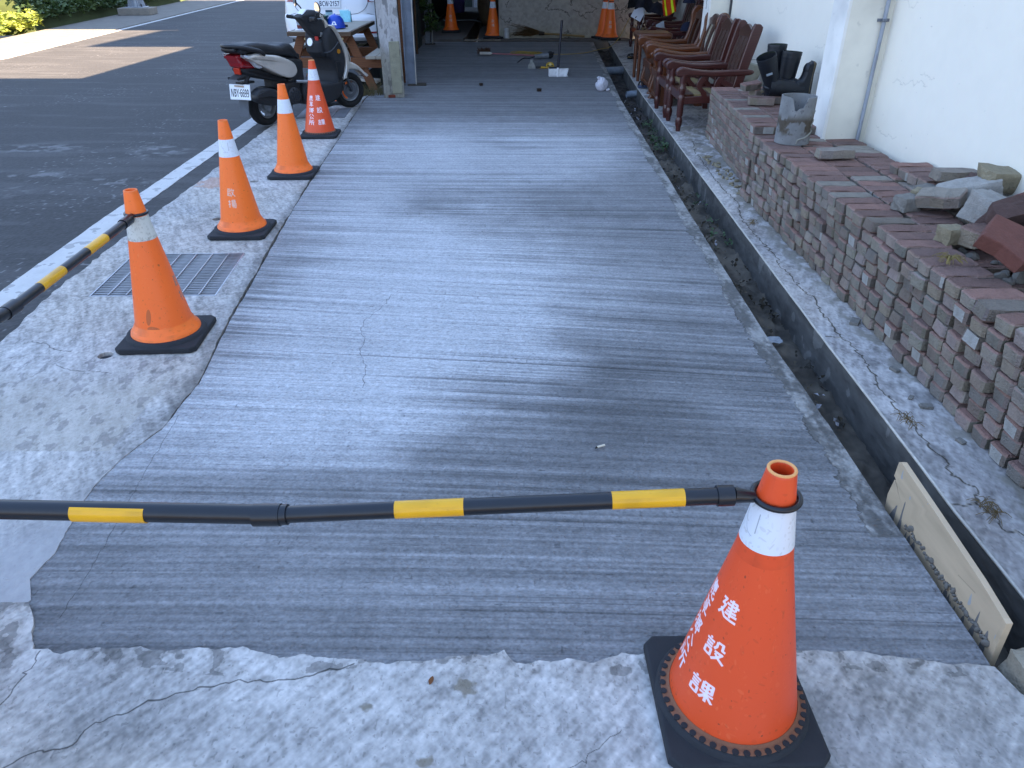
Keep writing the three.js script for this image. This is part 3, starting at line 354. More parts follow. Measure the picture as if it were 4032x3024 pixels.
{
  const R = rng(9), foot = [[-10.4, -6], [-11.37, -18], [-13.2, -32.1], [-17, -60], [-22, -95]], list = [], low = [];
  const hAt = (d, z) => { const n = fbm(d * 0.9 + 20, z * 0.7, 3); return Math.min(2.9, 0.25 + 1.35 * d) * (0.65 + 0.7 * n); };
  for (let i = 0; i < 26000; i++) { const z = -14 - Math.pow(R(), 0.8) * 34, d = (z > -20.3 ? 1.3 : 0.08) + Math.pow(R(), 1.6) * 3.6, dd = d - (z > -20.3 ? 1.25 : 0), x = lineAt(foot, z) - d, y = hAt(dd, z) * (0.55 + 0.5 * R()) + 0.02; list.push([x, y, z, 0.7 + R() * 0.9, (R() - 0.5) * 1.4, R() * 6.3, (R() - 0.5) * 1.4, fbm(x * 0.8 + 9, z * 0.8 + y, 3) + 0.5 * (R() - 0.5)]); }
  for (let i = 0; i < 2600; i++) { const z = -13 - R() * 7.4, d = 0.05 + R() * 1.25, x = lineAt(foot, z) - d; low.push([x, 0.08 + R() * 0.32 * (0.5 + fbm(x * 2, z * 2, 2)), z, 0.6 + R() * 0.6, (R() - 0.5) * 1.2, R() * 6.3, (R() - 0.5) * 1.2, R()]); }
  const h = new THREE.Group(); h.name = 'hedge'; scene.add(h); h.userData = { label: 'dense green hedge across the road, shaded and overgrown', category: 'hedge', kind: 'stuff' };
  scatter(h, 'leaves', leafGeo(0.105, 0.036), leafMat(0xffffff), list, (k) => { const t = clamp(k); return [lerp(0.045, 0.12, t), lerp(0.10, 0.17, t), lerp(0.028, 0.04, t)]; });
  const S = [], n = 90, m = 12; const pt = (i, j) => { const z = -12 - i / n * 50, d = (z > -20.3 ? 1.4 : 0.2) + j / m * 4, x = lineAt(foot, z) - d; return [x, j === 0 ? -0.1 : hAt(d - (z > -20.3 ? 1.35 : 0.1), z) * 0.72, z]; };
  for (let i = 0; i < n; i++) for (let j = 0; j < m; j++) { const a = pt(i, j), b = pt(i + 1, j), c = pt(i + 1, j + 1), d = pt(i, j + 1); S.push(...a, ...b, ...c, ...a, ...c, ...d); }
  const g = new THREE.BufferGeometry(); g.setAttribute('position', new THREE.Float32BufferAttribute(S, 3)); g.computeVertexNormals(); part('thicket', g, mat(0x48552e, 1, 'rough', 1), h);
  const tw = []; for (let i = 0; i < 40; i++) { const z = -16 - R() * 14, d = 1.2 + R() * 1.5, x = lineAt(foot, z) - d, y = hAt(d - 1, z) * 0.8; tw.push(tube([[x, y, z], [x + 0.15 * R(), y + 0.3, z + 0.3 * (R() - 0.5)], [x + 0.35, y + 0.15 + 0.3 * R(), z + 0.8 * (R() - 0.5)]], 0.009, 8, 4)); } part('bare_twigs', tw, mat(0x8a7f5a, 0.9), h, undefined, 'stuff');
  const lo = new THREE.Group(); lo.name = 'ground_cover'; scene.add(lo); lo.userData = { label: 'sunlit yellow-green leafy ground cover in front of the hedge', category: 'ground cover', kind: 'stuff' };
  scatter(lo, 'leaves', leafGeo(0.11, 0.04), leafMat(0xffffff), low, (k) => [lerp(0.16, 0.3, k), lerp(0.24, 0.34, k), 0.035]);
}
{ // street lamp foot
  const t = thing('street_lamp', 'galvanised street lamp post on a square concrete footing by the hedge', 'street lamp', [-11.72, 0.012, -25.8], 0.1);
  part('footing', bx(0.95, 0.2, 0.8, 0, 0.1, 0, 0, 0, 0, 0.02), mat(0x9a948a, 0.95, 'rough', 1, { bump: 0.006 }), t);
  const st = mat(0xa9b0b8, 0.45, 'grime', 2, { metalness: 0.5 }); part('pole', lathe([[0.14, 0.2], [0.13, 0.9], [0.11, 3], [0.07, 7], [0.001, 7]], 12), st, t);
  for (let k = 0; k < 6; k++) part('gusset', tf(ext([[0.12, 0], [0.27, 0], [0.13, 0.62], [0.12, 0.62]], 0.014), 0, 0.22, 0, 0, k * Math.PI / 3, 0), st, t); part('base_plate', bx(0.56, 0.025, 0.56, 0, 0.213, 0, 0, 0, 0, 0.01), st, t);
  for (const [x, z] of [[0.22, 0.22], [-0.22, 0.22], [0.22, -0.22], [-0.22, -0.22]]) part('bolt', cyl([x, 0.21, z], [x, 0.3, z], 0.02, 0.02, 6), mat(0x3a3a3c, 0.6), t);
}
{ // pavement grating
  const t = thing('drain_grate', 'galvanised drain grating with parallel bars set in the apron behind the nearest left cone', 'drain grate'), m = mat(0xb6bcc4, 0.42, 'grime', 3, { metalness: 0.75 }), mb = mat(0xc6ccd4, 0.4, 'grime', 3, { metalness: 0.8 });
  const [A, B, C, D] = GRATE; const at = (u, v, y) => { const x0 = lerp(A[0], B[0], u), z0 = lerp(A[1], B[1], u), x1 = lerp(D[0], C[0], u), z1 = lerp(D[1], C[1], u); return [lerp(x0, x1, v), y, lerp(z0, z1, v)]; };
  const flat = (a, b, w, h) => { const L = Math.hypot(b[0] - a[0], b[2] - a[2]); return tf(new THREE.BoxGeometry(L, h, w), (a[0] + b[0]) / 2, a[1] - h / 2, (a[2] + b[2]) / 2, 0, -Math.atan2(b[2] - a[2], b[0] - a[0]), 0); };
  for (let i = 1; i < 27; i++) part('bar', flat(at(0.015, i / 27, 0.0), at(0.985, i / 27, 0.0), 0.0045, 0.008), mb, t);
  for (let i = 1; i < 7; i++) part('cross_rod', cyl(at(i / 7, 0.02, 0.001), at(i / 7, 0.98, 0.001), 0.0045, 0.0045, 6), m, t);
  const f = [[0.008, 0.008, 0.992, 0.008], [0.992, 0.008, 0.992, 0.992], [0.992, 0.992, 0.008, 0.992], [0.008, 0.992, 0.008, 0.008]]; part('frame', f.map(([a, b, c, d]) => flat(at(a, b, 0.003), at(c, d, 0.003), 0.007, 0.03)), m, t);
  const pitM = mat(0x6f6c66, 0.95, 'rough', 2), lin = mat(0x70747a, 0.8, 'grime', 3, { side: THREE.DoubleSide }), ls = [], pw = [plate([[-2.4, -3.6], [-1.5, -3.6], [-1.55, -4.45], [-2.45, -4.45]], -1.0, -1.1)], G4 = [...GRATE, GRATE[0]];
  for (let i = 0; i < 4; i++) { const [ax, az] = G4[i], [bx2, bz] = G4[i + 1], L = Math.hypot(bx2 - ax, bz - az), cx = -1.98, cz = -4.03, mx = (ax + bx2) / 2, mz = (az + bz) / 2, k = -0.04 / Math.hypot(cx - mx, cz - mz); pw.push(tf(new THREE.BoxGeometry(L + 0.1, 0.7, 0.08), mx + (cx - mx) * k, -0.75, mz + (cz - mz) * k, 0, -Math.atan2(bz - az, bx2 - ax), 0)); }
  struct('grate_pit', pw, pitM, 'concrete catch pit below the grating');
  for (const [x, z] of HOLES) ls.push(new THREE.CylinderGeometry(0.0335, 0.0335, 0.4, 16, 1, true).translate(x, -0.215, z)); struct('added_hole_lining', ls, lin, 'grey linings added to darken the round holes of the apron');  // invented linings, added so the holes read dark
  const mh = thing('utility_cover', 'square metal utility cover in the apron under the scooter', 'cover', [-2.2, 0.004, -9.06], 0.06), mm = mat(0x6b7078, 0.6, 'grime', 3);
  for (let i = 0; i < 4; i++) part('cover_strip', bx(0.13, 0.008, 0.58, -0.21 + i * 0.14, 0.004, 0, 0, 0, 0, 0.003), mm, mh);
}
// ------------------------------------------------------------------ writing: strokes of brush-stencilled characters on a 100 x 100 grid
const GLYPH = {
  lu: '50,2 56,13|14,16 90,16|18,16 15,60 4,98|30,28 82,28 82,48|44,20 44,46|63,20 63,46|22,38 82,38|26,50 82,50|30,56 30,94 47,84|30,70 47,66|60,54 60,90 90,93 93,78|62,74 86,62',
  cao: '8,14 92,14|34,3 34,24|66,3 66,24|30,32 70,32 70,58 30,58 30,32|30,45 70,45|6,74 94,74|50,58 50,98',
  xiang: '26,4 12,26 28,30 8,56|28,58 8,90|40,18 62,18 62,52 40,52|40,35 62,35|42,8 42,84 62,72|50,56 66,84|74,8 74,98|74,12 92,12 82,40 94,58 78,66',
  gong: '38,8 8,50|60,8 92,48|48,48 24,86 76,80|66,66 86,94',
  suo: '6,12 44,6|14,22 14,60 4,96|14,28 42,28 42,52 14,52|90,6 58,14|58,14 58,56 46,96|58,40 98,40|80,40 80,98',
  jian: '44,14 84,14 84,44|34,29 98,29|44,44 84,44|40,58 90,58|63,3 63,84|36,71 96,71|8,14 28,14 14,40 30,40 22,66 4,90|12,62 40,90 97,94',
  she: '22,3 26,12|6,20 44,20|10,34 40,34|10,47 40,47|12,60 38,60 38,88 12,88 12,60|58,8 58,30 48,46|58,8 82,8 82,34 95,36|54,54 86,54 70,76 46,97|58,62 76,80 98,97',
  ke: '22,3 26,12|6,20 44,20|10,34 40,34|10,47 40,47|12,60 38,60 38,88 12,88 12,60|56,8 90,8 90,46 56,46 56,8|56,27 90,27|73,8 73,98|48,60 98,60|73,62 50,92|73,62 97,92',
  qi: '10,8 46,8|14,20 44,20 44,38 14,38|14,20 12,60 4,90|18,56 42,56 42,86 18,86 18,56|66,3 54,30|60,22 97,22|86,22 74,60 48,97|58,38 76,72 97,97',
  yang: '6,24 36,24|22,5 22,88 12,82|6,62 38,48|52,6 86,6 86,34 52,34 52,6|52,20 86,20|44,46 97,46|58,50 46,74|54,60 92,60 84,95 75,90|66,62 52,88|78,62 62,97',
};
function glyph(c, id, x, y, s, wgt = 9) { // mirrored in x by the caller's transform where the surface runs the other way
  c.lineWidth = wgt * s / 100; c.lineCap = 'butt'; c.lineJoin = 'round';
  for (const st of GLYPH[id].split('|')) { const p = st.split(' ').map((q) => q.split(',').map(Number)); c.beginPath(); p.forEach(([a, b], i) => { const X = x + a * s / 100, Y = y + b * s / 100; i ? c.lineTo(X, Y) : c.moveTo(X, Y); }); c.stroke(); }
}
function canvasMap(w, h, draw) { const cv = document.createElement('canvas'); cv.width = w; cv.height = h; draw(cv.getContext('2d'), w, h); const t = new THREE.CanvasTexture(cv); t.colorSpace = THREE.SRGBColorSpace; t.magFilter = THREE.LinearFilter; return t; }
function card(w, h) { const g = nonIdx(new THREE.PlaneGeometry(w, h)); g.userData.keep = true; return g; }
function numberPlate(text, w, h, parent, ink = '#1d2733') {
  const m = new THREE.MeshStandardMaterial({ roughness: 0.45, map: canvasMap(512, Math.round(512 * h / w), (c, W, H) => { c.fillStyle = '#e6ebee'; c.fillRect(0, 0, W, H); c.strokeStyle = '#c4ccd2'; c.lineWidth = 6; c.strokeRect(8, 8, W - 16, H - 16); c.fillStyle = ink; c.textAlign = 'center'; c.textBaseline = 'middle'; const s = Math.min(H * 0.74, 260); c.font = 'bold ' + s + 'px sans-serif'; c.save(); c.translate(W / 2, H * 0.57); const mw = c.measureText(text).width; c.scale(W * 0.9 / mw, 1.0); c.fillText(text, 0, 0); c.restore(); }) });
  const p = part('number_plate', bx(w, h, 0.006, 0, 0, 0, 0, 0, 0, 0.002), mat(0xdfe4e8, 0.5, null), parent), f = part('plate_print', card(w * 0.985, h * 0.97), m, p); f.position.z = 0.0042; return p;
}
// ------------------------------------------------------------------ picnic table and what stands on it
{
  const t = thing('picnic_table', 'brown wooden picnic table with fixed benches between the scooter and the white car', 'picnic table', [-2.50, 0, -10.55]);
  const top = mat(0xa9a59a, 0.75, 'wood', 1.2, { bump: 0.0012 }), wd = mat(0x7a4c2a, 0.6, 'wood', 1.4), edge = mat(0x5c4a38, 0.75, 'wood', 1.2);
  for (let i = 0; i < 11; i++) part('plank', bx(0.76, 0.035, 0.166, 0, 0.735, -0.085 - i * 0.17, 0, 0, (i % 3 - 1) * 0.003, 0.004), top, t);
  part('edge_board', [bx(0.035, 0.05, 1.88, 0.398, 0.725, -0.94, 0, 0, 0, 0.004), bx(0.035, 0.05, 1.88, -0.398, 0.725, -0.94, 0, 0, 0, 0.004), bx(0.83, 0.05, 0.035, 0, 0.725, 0.019, 0, 0, 0, 0.004)], edge, t);
  for (const z of [-0.28, -1.6]) {
    part('cross_board', ext([[-0.36, 0.705], [0.36, 0.705], [0.28, 0.60], [-0.28, 0.60]], 0.04, { bevel: 0.004 }).translate(0, 0, z + 0.045), wd, t);
    for (const s of [-1, 1]) part('leg', ext([[0.24 * s, 0.7], [0.36 * s, 0.7], [0.66 * s, 0], [0.54 * s, 0]], 0.045, { bevel: 0.004 }).translate(0, 0, z), wd, t);
    part('bench_bearer', ext([[-0.86, 0.42], [0.86, 0.42], [0.80, 0.29], [-0.80, 0.29]], 0.04, { bevel: 0.004 }).translate(0, 0, z + 0.045), wd, t);
    for (const s of [-0.25, 0.25]) part('bolt', cyl([s, 0.65, z + 0.064], [s, 0.65, z + 0.076], 0.013, 0.013, 10), mat(0xc9b98a, 0.4, null, 1, { metalness: 0.7 }), t);
  }
  part('brace', [bx(0.09, 0.03, 1.3, 0, 0.40, -0.94)], wd, t);
  for (const s of [-1, 1]) for (const k of [0, 1]) part('bench_plank', bx(0.135, 0.04, 1.88, s * (0.635 + k * 0.142), 0.44, -0.94, 0, 0, 0, 0.005), top, t);
  const hel = thing('hard_hat', 'blue hard hat with a white badge on the picnic table', 'hard hat', [-2.38, 0.753, -11.02], 0.05), bl = mat(0x1747b8, 0.3, 'grime', 1, { bump: 0.0001 });
  part('shell', [lathe([[0.128, 0.015], [0.122, 0.06], [0.105, 0.115], [0.07, 0.155], [0.03, 0.17], [0.0001, 0.172]], 28), tf(ext([[-0.09, 0.10], [0, 0.182], [0.09, 0.10]], 0.022, { curve: 20, bevel: 0.005 }), 0, 0, 0, 0, Math.PI / 2, 0)], bl, hel);
  part('brim', ext(Array.from({ length: 24 }, (_, i) => { const a = i / 24 * 6.283; return [0.135 * Math.cos(a), 0.135 * Math.sin(a) + (Math.sin(a) > 0 ? 0.045 * Math.sin(a) : 0)]; }), 0.008, { bevel: 0.003 }).rotateX(Math.PI / 2).translate(0, 0.014, 0), bl, hel);
  part('badge', ext([[-0.035, 0], [-0.014, 0.045], [0.014, 0.045], [0.035, 0]], 0.004, { holes: [[[-0.01, 0.008], [0.01, 0.008], [0.01, 0.026], [-0.01, 0.026]]] }).rotateX(-0.28).translate(0, 0.05, 0.122), mat(0xe8ecf0, 0.5, null), hel); part('strap_dial', bx(0.05, 0.03, 0.03, 0.135, 0.03, -0.02, 0, 0, 0, 0.01), mat(0x17191c, 0.7, null), hel);
  const bk = thing('basket', 'small dark green plastic basket beside the blue hard hat', 'basket', [-2.53, 0.753, -10.92]); const gm = mat(0x14442c, 0.45); part('body', bx(0.13, 0.15, 0.12, 0, 0.08, 0, 0, 0, 0, 0.015), gm, bk); part('rim', [bx(0.145, 0.012, 0.012, 0, 0.158, 0.062), bx(0.145, 0.012, 0.012, 0, 0.158, -0.062), bx(0.012, 0.012, 0.125, 0.067, 0.158, 0), bx(0.012, 0.012, 0.125, -0.067, 0.158, 0)], mat(0x1b5a3a, 0.4), bk); part('label', bx(0.05, 0.06, 0.003, 0.01, 0.08, 0.0605), mat(0x6fae4a, 0.6, null), bk);
  const ph = thing('small_carton', 'small dark teal carton behind the green basket on the table', 'carton', [-2.58, 0.753, -11.6], 0.4); part('body', bx(0.09, 0.19, 0.06, 0, 0.095, 0, 0, 0, 0, 0.004), mat(0x23485c, 0.5), ph); part('printed_band', bx(0.092, 0.05, 0.062, 0, 0.14, 0, 0, 0, 0, 0.002), mat(0x8fb6c4, 0.5), ph);
  const pch = thing('tissue_pouch', 'pale blue soft pouch standing on the far end of the picnic table', 'pouch', [-2.47, 0.753, -12.2], -0.1); const pg = new THREE.BoxGeometry(0.16, 0.145, 0.07, 6, 6, 3), pp = pg.attributes.position; for (let i = 0; i < pp.count; i++) { const y = pp.getY(i) / 0.145 + 0.5; pp.setZ(i, pp.getZ(i) * (1.2 - y * 1.05) + 0.006 * vn(pp.getX(i) * 40, y * 8)); pp.setY(i, pp.getY(i) + 0.0725); } pg.computeVertexNormals(); part('body', pg, mat(0x86cfe0, 0.35, 'grime', 2), pch); part('tissue', ext([[-0.02, 0.14], [0.03, 0.14], [0.012, 0.21], [-0.006, 0.17]], 0.004, { bevel: 0.001 }), mat(0xe8eef2, 0.9, null), pch); part('flap', bx(0.15, 0.02, 0.01, -0.02, 0.15, 0, 0, 0, 0.05, 0.004), mat(0xb4e4ee, 0.35, null), pch);
  const cup = thing('drink_cup', 'clear drink cup with a dark red band at the left end of the picnic table', 'cup', [-2.82, 0.757, -10.85]); part('body', lathe([[0.032, 0], [0.045, 0.16], [0.043, 0.16], [0.031, 0.004]], 20), mat(0xd8dfe4, 0.15, null, 1, { transmission: 0.75 }), cup); part('band', lathe([[0.0335, 0.01], [0.0365, 0.05], [0.0375, 0.05], [0.0345, 0.01]], 20), mat(0x5c1f16, 0.5, null), cup); part('lid', lathe([[0.001, 0.168], [0.047, 0.168], [0.047, 0.158]], 20), mat(0xe4e8ec, 0.3, null), cup);
  solo('paper_sheet', 'white paper sheet under the drink cup on the table', 'paper', bx(0.24, 0.003, 0.2, -2.76, 0.7555, -10.85, 0, 0.15), mat(0xe9ecee, 0.9, null));
  const ct = thing('teal_crate', 'teal plastic crate in the shade under the picnic table', 'crate', [-2.62, 0, -10.95]); part('body', bx(0.34, 0.24, 0.26, 0, 0.12, 0, 0, 0, 0, 0.02), mat(0x1f5a55, 0.5), ct); part('rim', [bx(0.36, 0.025, 0.02, 0, 0.235, 0.135), bx(0.36, 0.025, 0.02, 0, 0.235, -0.135)], mat(0x2a6d66, 0.5), ct);
  solo('whitewashed_board', 'short whitewashed board lying beside the concrete post', 'board', bx(0.36, 0.035, 0.16, -2.02, 0.12, -10.95, 0.05, -0.2, -0.1, 0.006), mat(0xc9c8c2, 0.85, 'wood', 2));
  const R = rng(14), gl = []; for (let i = 0; i < 170; i++) { const a = R() * 6.3, r = Math.sqrt(R()) * 0.2, h = 0.06 + R() * R() * 0.26, lean = (R() - 0.5) * 0.9, d = R() * 6.3, x = Math.cos(a) * r * 0.8, z = Math.sin(a) * r; const g = new THREE.BufferGeometry(), w = 0.0028; const p = [0, 0.5, 1].map((t) => [x + Math.cos(d) * lean * h * t * t, h * t * (1 - 0.25 * t * Math.abs(lean)), z + Math.sin(d) * lean * h * t * t]); const P = []; for (let k = 0; k < 2; k++) { const w0 = w * (1 - k / 2), w1 = w * (1 - (k + 1) / 2); const A = p[k], B = p[k + 1]; P.push(A[0] - w0, A[1], A[2], A[0] + w0, A[1], A[2], B[0] + w1, B[1], B[2], A[0] - w0, A[1], A[2], B[0] + w1, B[1], B[2], B[0] - w1, B[1], B[2]); } g.setAttribute('position', new THREE.Float32BufferAttribute(P, 3)); g.computeVertexNormals(); gl.push(g); }
  const tuft = part('grass_tuft', gl, new THREE.MeshPhysicalMaterial({ color: 0x57512f, roughness: 0.8, side: THREE.DoubleSide, transmission: 0.25 }), scene); tuft.position.set(-1.86, 0, -10.45); tuft.userData = { label: 'dry grass tuft growing at the foot of the concrete post', category: 'grass', kind: 'stuff' };
}
// ------------------------------------------------------------------ white car, seen from behind
{
  const t = thing('parked_car', 'white car parked behind the picnic table, seen from the rear', 'car', [-3.28, 0, -14.85]); t.scale.set(1.06, 1, 1);
  const LV = [[0.24, 0.76, 0.10], [0.28, 0.82, 0.03], [0.31, 0.85, 0.0], [0.36, 0.86, 0.0], [0.375, 0.862, 0.02], [0.44, 0.868, 0.025], [0.60, 0.875, 0.03], [0.655, 0.872, 0.055], [0.68, 0.868, 0.09], [0.80, 0.86, 0.105], [0.98, 0.84, 0.13], [1.04, 0.80, 0.17], [1.25, 0.70, 0.34], [1.42, 0.60, 0.55], [1.47, 0.5, 0.75], [1.48, 0.001, 1.4]];
  const lv = (y) => { for (let i = 0; i < LV.length - 1; i++) if (y <= LV[i + 1][0]) { const t = clamp((y - LV[i][0]) / (LV[i + 1][0] - LV[i][0])); return [lerp(LV[i][1], LV[i + 1][1], t), lerp(LV[i][2], LV[i + 1][2], t)]; } return [0.5, 1]; };
  const back = (x, y) => { const [a, z] = lv(y); return -z - 0.42 * (1 - Math.pow(Math.max(0, 1 - Math.pow(Math.min(0.999, Math.abs(x) / a), 3.2)), 1 / 3.2)); };
  const N = 56, L = 4.1, pos = []; const pt = (i, j) => { const [y, a, zi] = LV[j], f = i / N * 6.2832, ex = 2 / 3.2, c = Math.cos(f), s = Math.sin(f), sg = (v) => Math.sign(v) * Math.pow(Math.abs(v), ex); const front = y > 1.0 ? 1.25 + (y - 1) * 1.2 : zi; return s >= 0 ? [a * sg(c), y, -zi - 0.42 + 0.42 * sg(s)] : [a * sg(c), y, -zi - 0.42 + (L - zi - front - 0.42) * sg(s) * 1]; };
  for (let j = 0; j < LV.length - 1; j++) for (let i = 0; i < N; i++) { const A = pt(i, j), B = pt(i + 1, j), C = pt(i + 1, j + 1), D = pt(i, j + 1); pos.push(...A, ...C, ...B, ...A, ...D, ...C); }
  let g = new THREE.BufferGeometry(); g.setAttribute('position', new THREE.Float32BufferAttribute(pos, 3)); g = toCreasedNormals(g, 0.6);
  const paint = mat(0xdfe3e8, 0.25, null, 1, { clearcoat: 0.8, clearcoatRoughness: 0.08, side: THREE.DoubleSide }), dark = mat(0x0d0f12, 0.6, null), red = mat(0x8c0b14, 0.2, null, 1, { clearcoat: 1 });
  part('body', g, paint, t);
  const strip = (P, r) => tube(P.map(([x, y]) => [x, y, back(x, y) + 0.0015]), r, 60, 5);
  part('tailgate_seam', [strip([[-0.67, 1.02], [-0.645, 0.86], [-0.57, 0.74], [-0.42, 0.69], [-0.1, 0.684], [0.3, 0.684], [0.45, 0.70], [0.57, 0.77], [0.63, 0.88], [0.66, 1.02]], 0.004)], dark, t);
  part('bumper_seam', [strip([[-0.86, 0.66], [-0.75, 0.665], [-0.62, 0.70]], 0.003), strip([[0.86, 0.66], [0.75, 0.665], [0.6, 0.70]], 0.003)], dark, t);
  for (const s of [-1, 1]) {
    const rf = (P, d) => { const q = ext(P.map(([x, y]) => [x * s, y]), 0.02, { bevel: 0.004 }), a = q.attributes.position; for (let i = 0; i < a.count; i++) a.setZ(i, a.getZ(i) + back(a.getX(i), a.getY(i)) + d); q.computeVertexNormals(); return q; };
    part('reflector', rf([[0.53, 0.40], [0.62, 0.40], [0.72, 0.40], [0.81, 0.405], [0.81, 0.365], [0.72, 0.365], [0.62, 0.37]], 0.004), red, t);
    part('tail_lamp', rf([[0.62, 0.885], [0.70, 0.88], [0.78, 0.88], [0.84, 0.88], [0.83, 1.0], [0.76, 1.02], [0.64, 0.98]], 0.006), red, t);
    part('tyre', cyl([0.68 * s - 0.09, 0.31, -0.75], [0.68 * s + 0.09, 0.31, -0.75], 0.31, 0.31, 28), mat(0x14161a, 0.85), t); part('tyre', cyl([0.68 * s - 0.09, 0.31, -3.3], [0.68 * s + 0.09, 0.31, -3.3], 0.31, 0.31, 28), mat(0x14161a, 0.85), t);
  }
  part('underbody', bx(1.5, 0.12, 3.6, 0, 0.26, -2.0), dark, t); part('window', bx(1.15, 0.32, 0.02, 0, 1.24, -0.345, -0.69), mat(0x0c1218, 0.05, null), t);
  const np = numberPlate('BCW·2157', 0.385, 0.16, t, '#1b3350'); np.position.set(-0.02, 0.865, back(0, 0.865) + 0.012); np.rotation.x = -0.1;
  part('plate_bolt', [bx(0.012, 0.04, 0.008, -0.075, 0.935, back(0, 0.93) + 0.02)], dark, t);
}
// ------------------------------------------------------------------ scooter
{
  const t = thing('motor_scooter', 'silver and black motor scooter parked on its stand behind the left cones', 'scooter', [-2.67, 0.003, -8.37], 1.008);
  const blk = mat(0x14171c, 0.5, 'grime', 3, { bump: 0.0002 }), mattb = mat(0x1c1f24, 0.75, 'grime', 4, { bump: 0.0004 }), sil = mat(0xc6c2ba, 0.32, 'grime', 1.2, { metalness: 0.35, clearcoat: 0.6, clearcoatRoughness: 0.15, bump: 0.0001 }), rub = mat(0x131518, 0.9, 'rough', 5), alu = mat(0x8f9499, 0.4, 'grime', 3, { metalness: 0.7 }), red = mat(0x8a0f18, 0.18, null, 1, { clearcoat: 1 }), clr = mat(0xdfe4ea, 0.12, null, 1, { transmission: 0.5 }), seat = mat(0x1a1d22, 0.55, 'rough', 6, { bump: 0.0006 });
  const S = (name, pts, w, m, o = {}, z = 0, parent = t) => part(name, ext(pts, w, { curve: o.sharp ? 0 : 40, bevel: o.bevel ?? 0.02, seg: 4 }).translate(0, 0, z), m, parent);
  const wheel = (parent, r, w) => {
    const ty = part('tyre', lathe([[r - 0.075, -w / 2], [r - 0.02, -w / 2], [r - 0.004, -w * 0.3], [r, 0], [r - 0.004, w * 0.3], [r - 0.02, w / 2], [r - 0.075, w / 2], [r - 0.075, -w / 2]], 40).rotateX(Math.PI / 2), rub, parent);
    const rim = part('rim', [lathe([[r - 0.095, -w * 0.42], [r - 0.07, -w * 0.44], [r - 0.07, w * 0.44], [r - 0.095, w * 0.42], [r - 0.095, -w * 0.42]], 36).rotateX(Math.PI / 2), cyl([0, 0, -w * 0.5], [0, 0, w * 0.5], 0.045, 0.045, 20), ...[0, 1, 2].map((k) => tf(ext([[0.03, -0.025], [r - 0.08, -0.04], [r - 0.08, 0.04], [0.03, 0.035]], 0.02, { bevel: 0.005 }), 0, 0, w * 0.2, 0, 0, k * 2.094 + 0.6)), cyl([0, 0, w * 0.1], [0, 0, w * 0.3], 0.075, 0.075, 24)], alu, parent); return ty;
  };
  const rw = new THREE.Group(); rw.name = 'wheel'; rw.position.set(0, 0.2, 0); t.add(rw); wheel(rw, 0.2, 0.10);
  const fw = new THREE.Group(); fw.name = 'wheel'; fw.position.set(1.30, 0.2, 0); fw.rotation.y = -0.30; t.add(fw); wheel(fw, 0.2, 0.085);
  part('brake_disc', cyl([0, 0, 0.035], [0, 0, 0.04], 0.085, 0.085, 28), mat(0x6c7076, 0.35, null, 1, { metalness: 0.8 }), fw);
  part('fork', [cyl([0.01, 0, 0.075], [-0.12, 0.34, 0.075], 0.018, 0.02), cyl([0.01, 0, -0.075], [-0.12, 0.34, -0.075], 0.018, 0.02), cyl([0, 0, -0.09], [0, 0, 0.09], 0.012)], mat(0x3c4046, 0.45, null), fw);
  part('fender', ext([[-0.17, 0.25], [-0.12, 0.33], [0.0, 0.325], [0.11, 0.28], [0.2, 0.20], [0.245, 0.135], [0.205, 0.165], [0.12, 0.215], [0, 0.235], [-0.12, 0.225]], 0.15, { curve: 40, bevel: 0.02, seg: 3 }), sil, fw);
  S('body_panel', [[-0.27, 0.705], [-0.18, 0.735], [0.0, 0.715], [0.15, 0.69], [0.32, 0.62], [0.37, 0.54], [0.34, 0.485], [0.26, 0.465], [0.15, 0.495], [0.03, 0.55], [-0.11, 0.62], [-0.2, 0.665]], 0.38, sil, { bevel: 0.022 });
  part('panel_badge', cyl([0.275, 0.595, 0.178], [0.275, 0.595, 0.187], 0.022, 0.022, 16), mat(0xd6dde6, 0.4, null), t); part('panel_lettering', [0, 1, 2, 3, 4].map((i) => bx(0.014, 0.018, 0.003, -0.02 + i * 0.019, 0.632, 0.186, 0, 0, -0.2)), mat(0x3c3f45, 0.5, null), t);
  S('tail_lamp', [[-0.345, 0.725], [-0.25, 0.735], [-0.16, 0.66], [-0.11, 0.595], [-0.27, 0.605], [-0.31, 0.66]], 0.20, red, { bevel: 0.03 });
  for (const s of [-1, 1]) S('turn_signal', [[-0.30, 0.735], [-0.2, 0.72], [-0.13, 0.66], [-0.08, 0.60], [-0.14, 0.60], [-0.2, 0.66]], 0.06, clr, { bevel: 0.015 }, s * 0.135);
  S('seat', [[-0.33, 0.765], [-0.22, 0.825], [-0.03, 0.83], [0.2, 0.785], [0.3, 0.80], [0.38, 0.785], [0.44, 0.72], [0.49, 0.63], [0.40, 0.64], [0.28, 0.67], [0.1, 0.705], [-0.13, 0.735], [-0.29, 0.74]], 0.28, seat, { bevel: 0.05 });
  part('grab_rail', [tube([[-0.05, 0.72, 0.18], [-0.1, 0.755, 0.19], [-0.2, 0.785, 0.17], [-0.31, 0.81, 0.12], [-0.37, 0.815, 0], [-0.31, 0.81, -0.12], [-0.2, 0.785, -0.17], [-0.1, 0.755, -0.19], [-0.05, 0.72, -0.18]], 0.02, 60, 8), bx(0.12, 0.045, 0.2, -0.30, 0.785, 0, 0, 0, 0.1, 0.02)], blk, t);
  S('seat_base', [[0.25, 0.66], [0.49, 0.625], [0.50, 0.5], [0.48, 0.36], [0.28, 0.42], [0.36, 0.52]], 0.28, blk, { bevel: 0.03 });
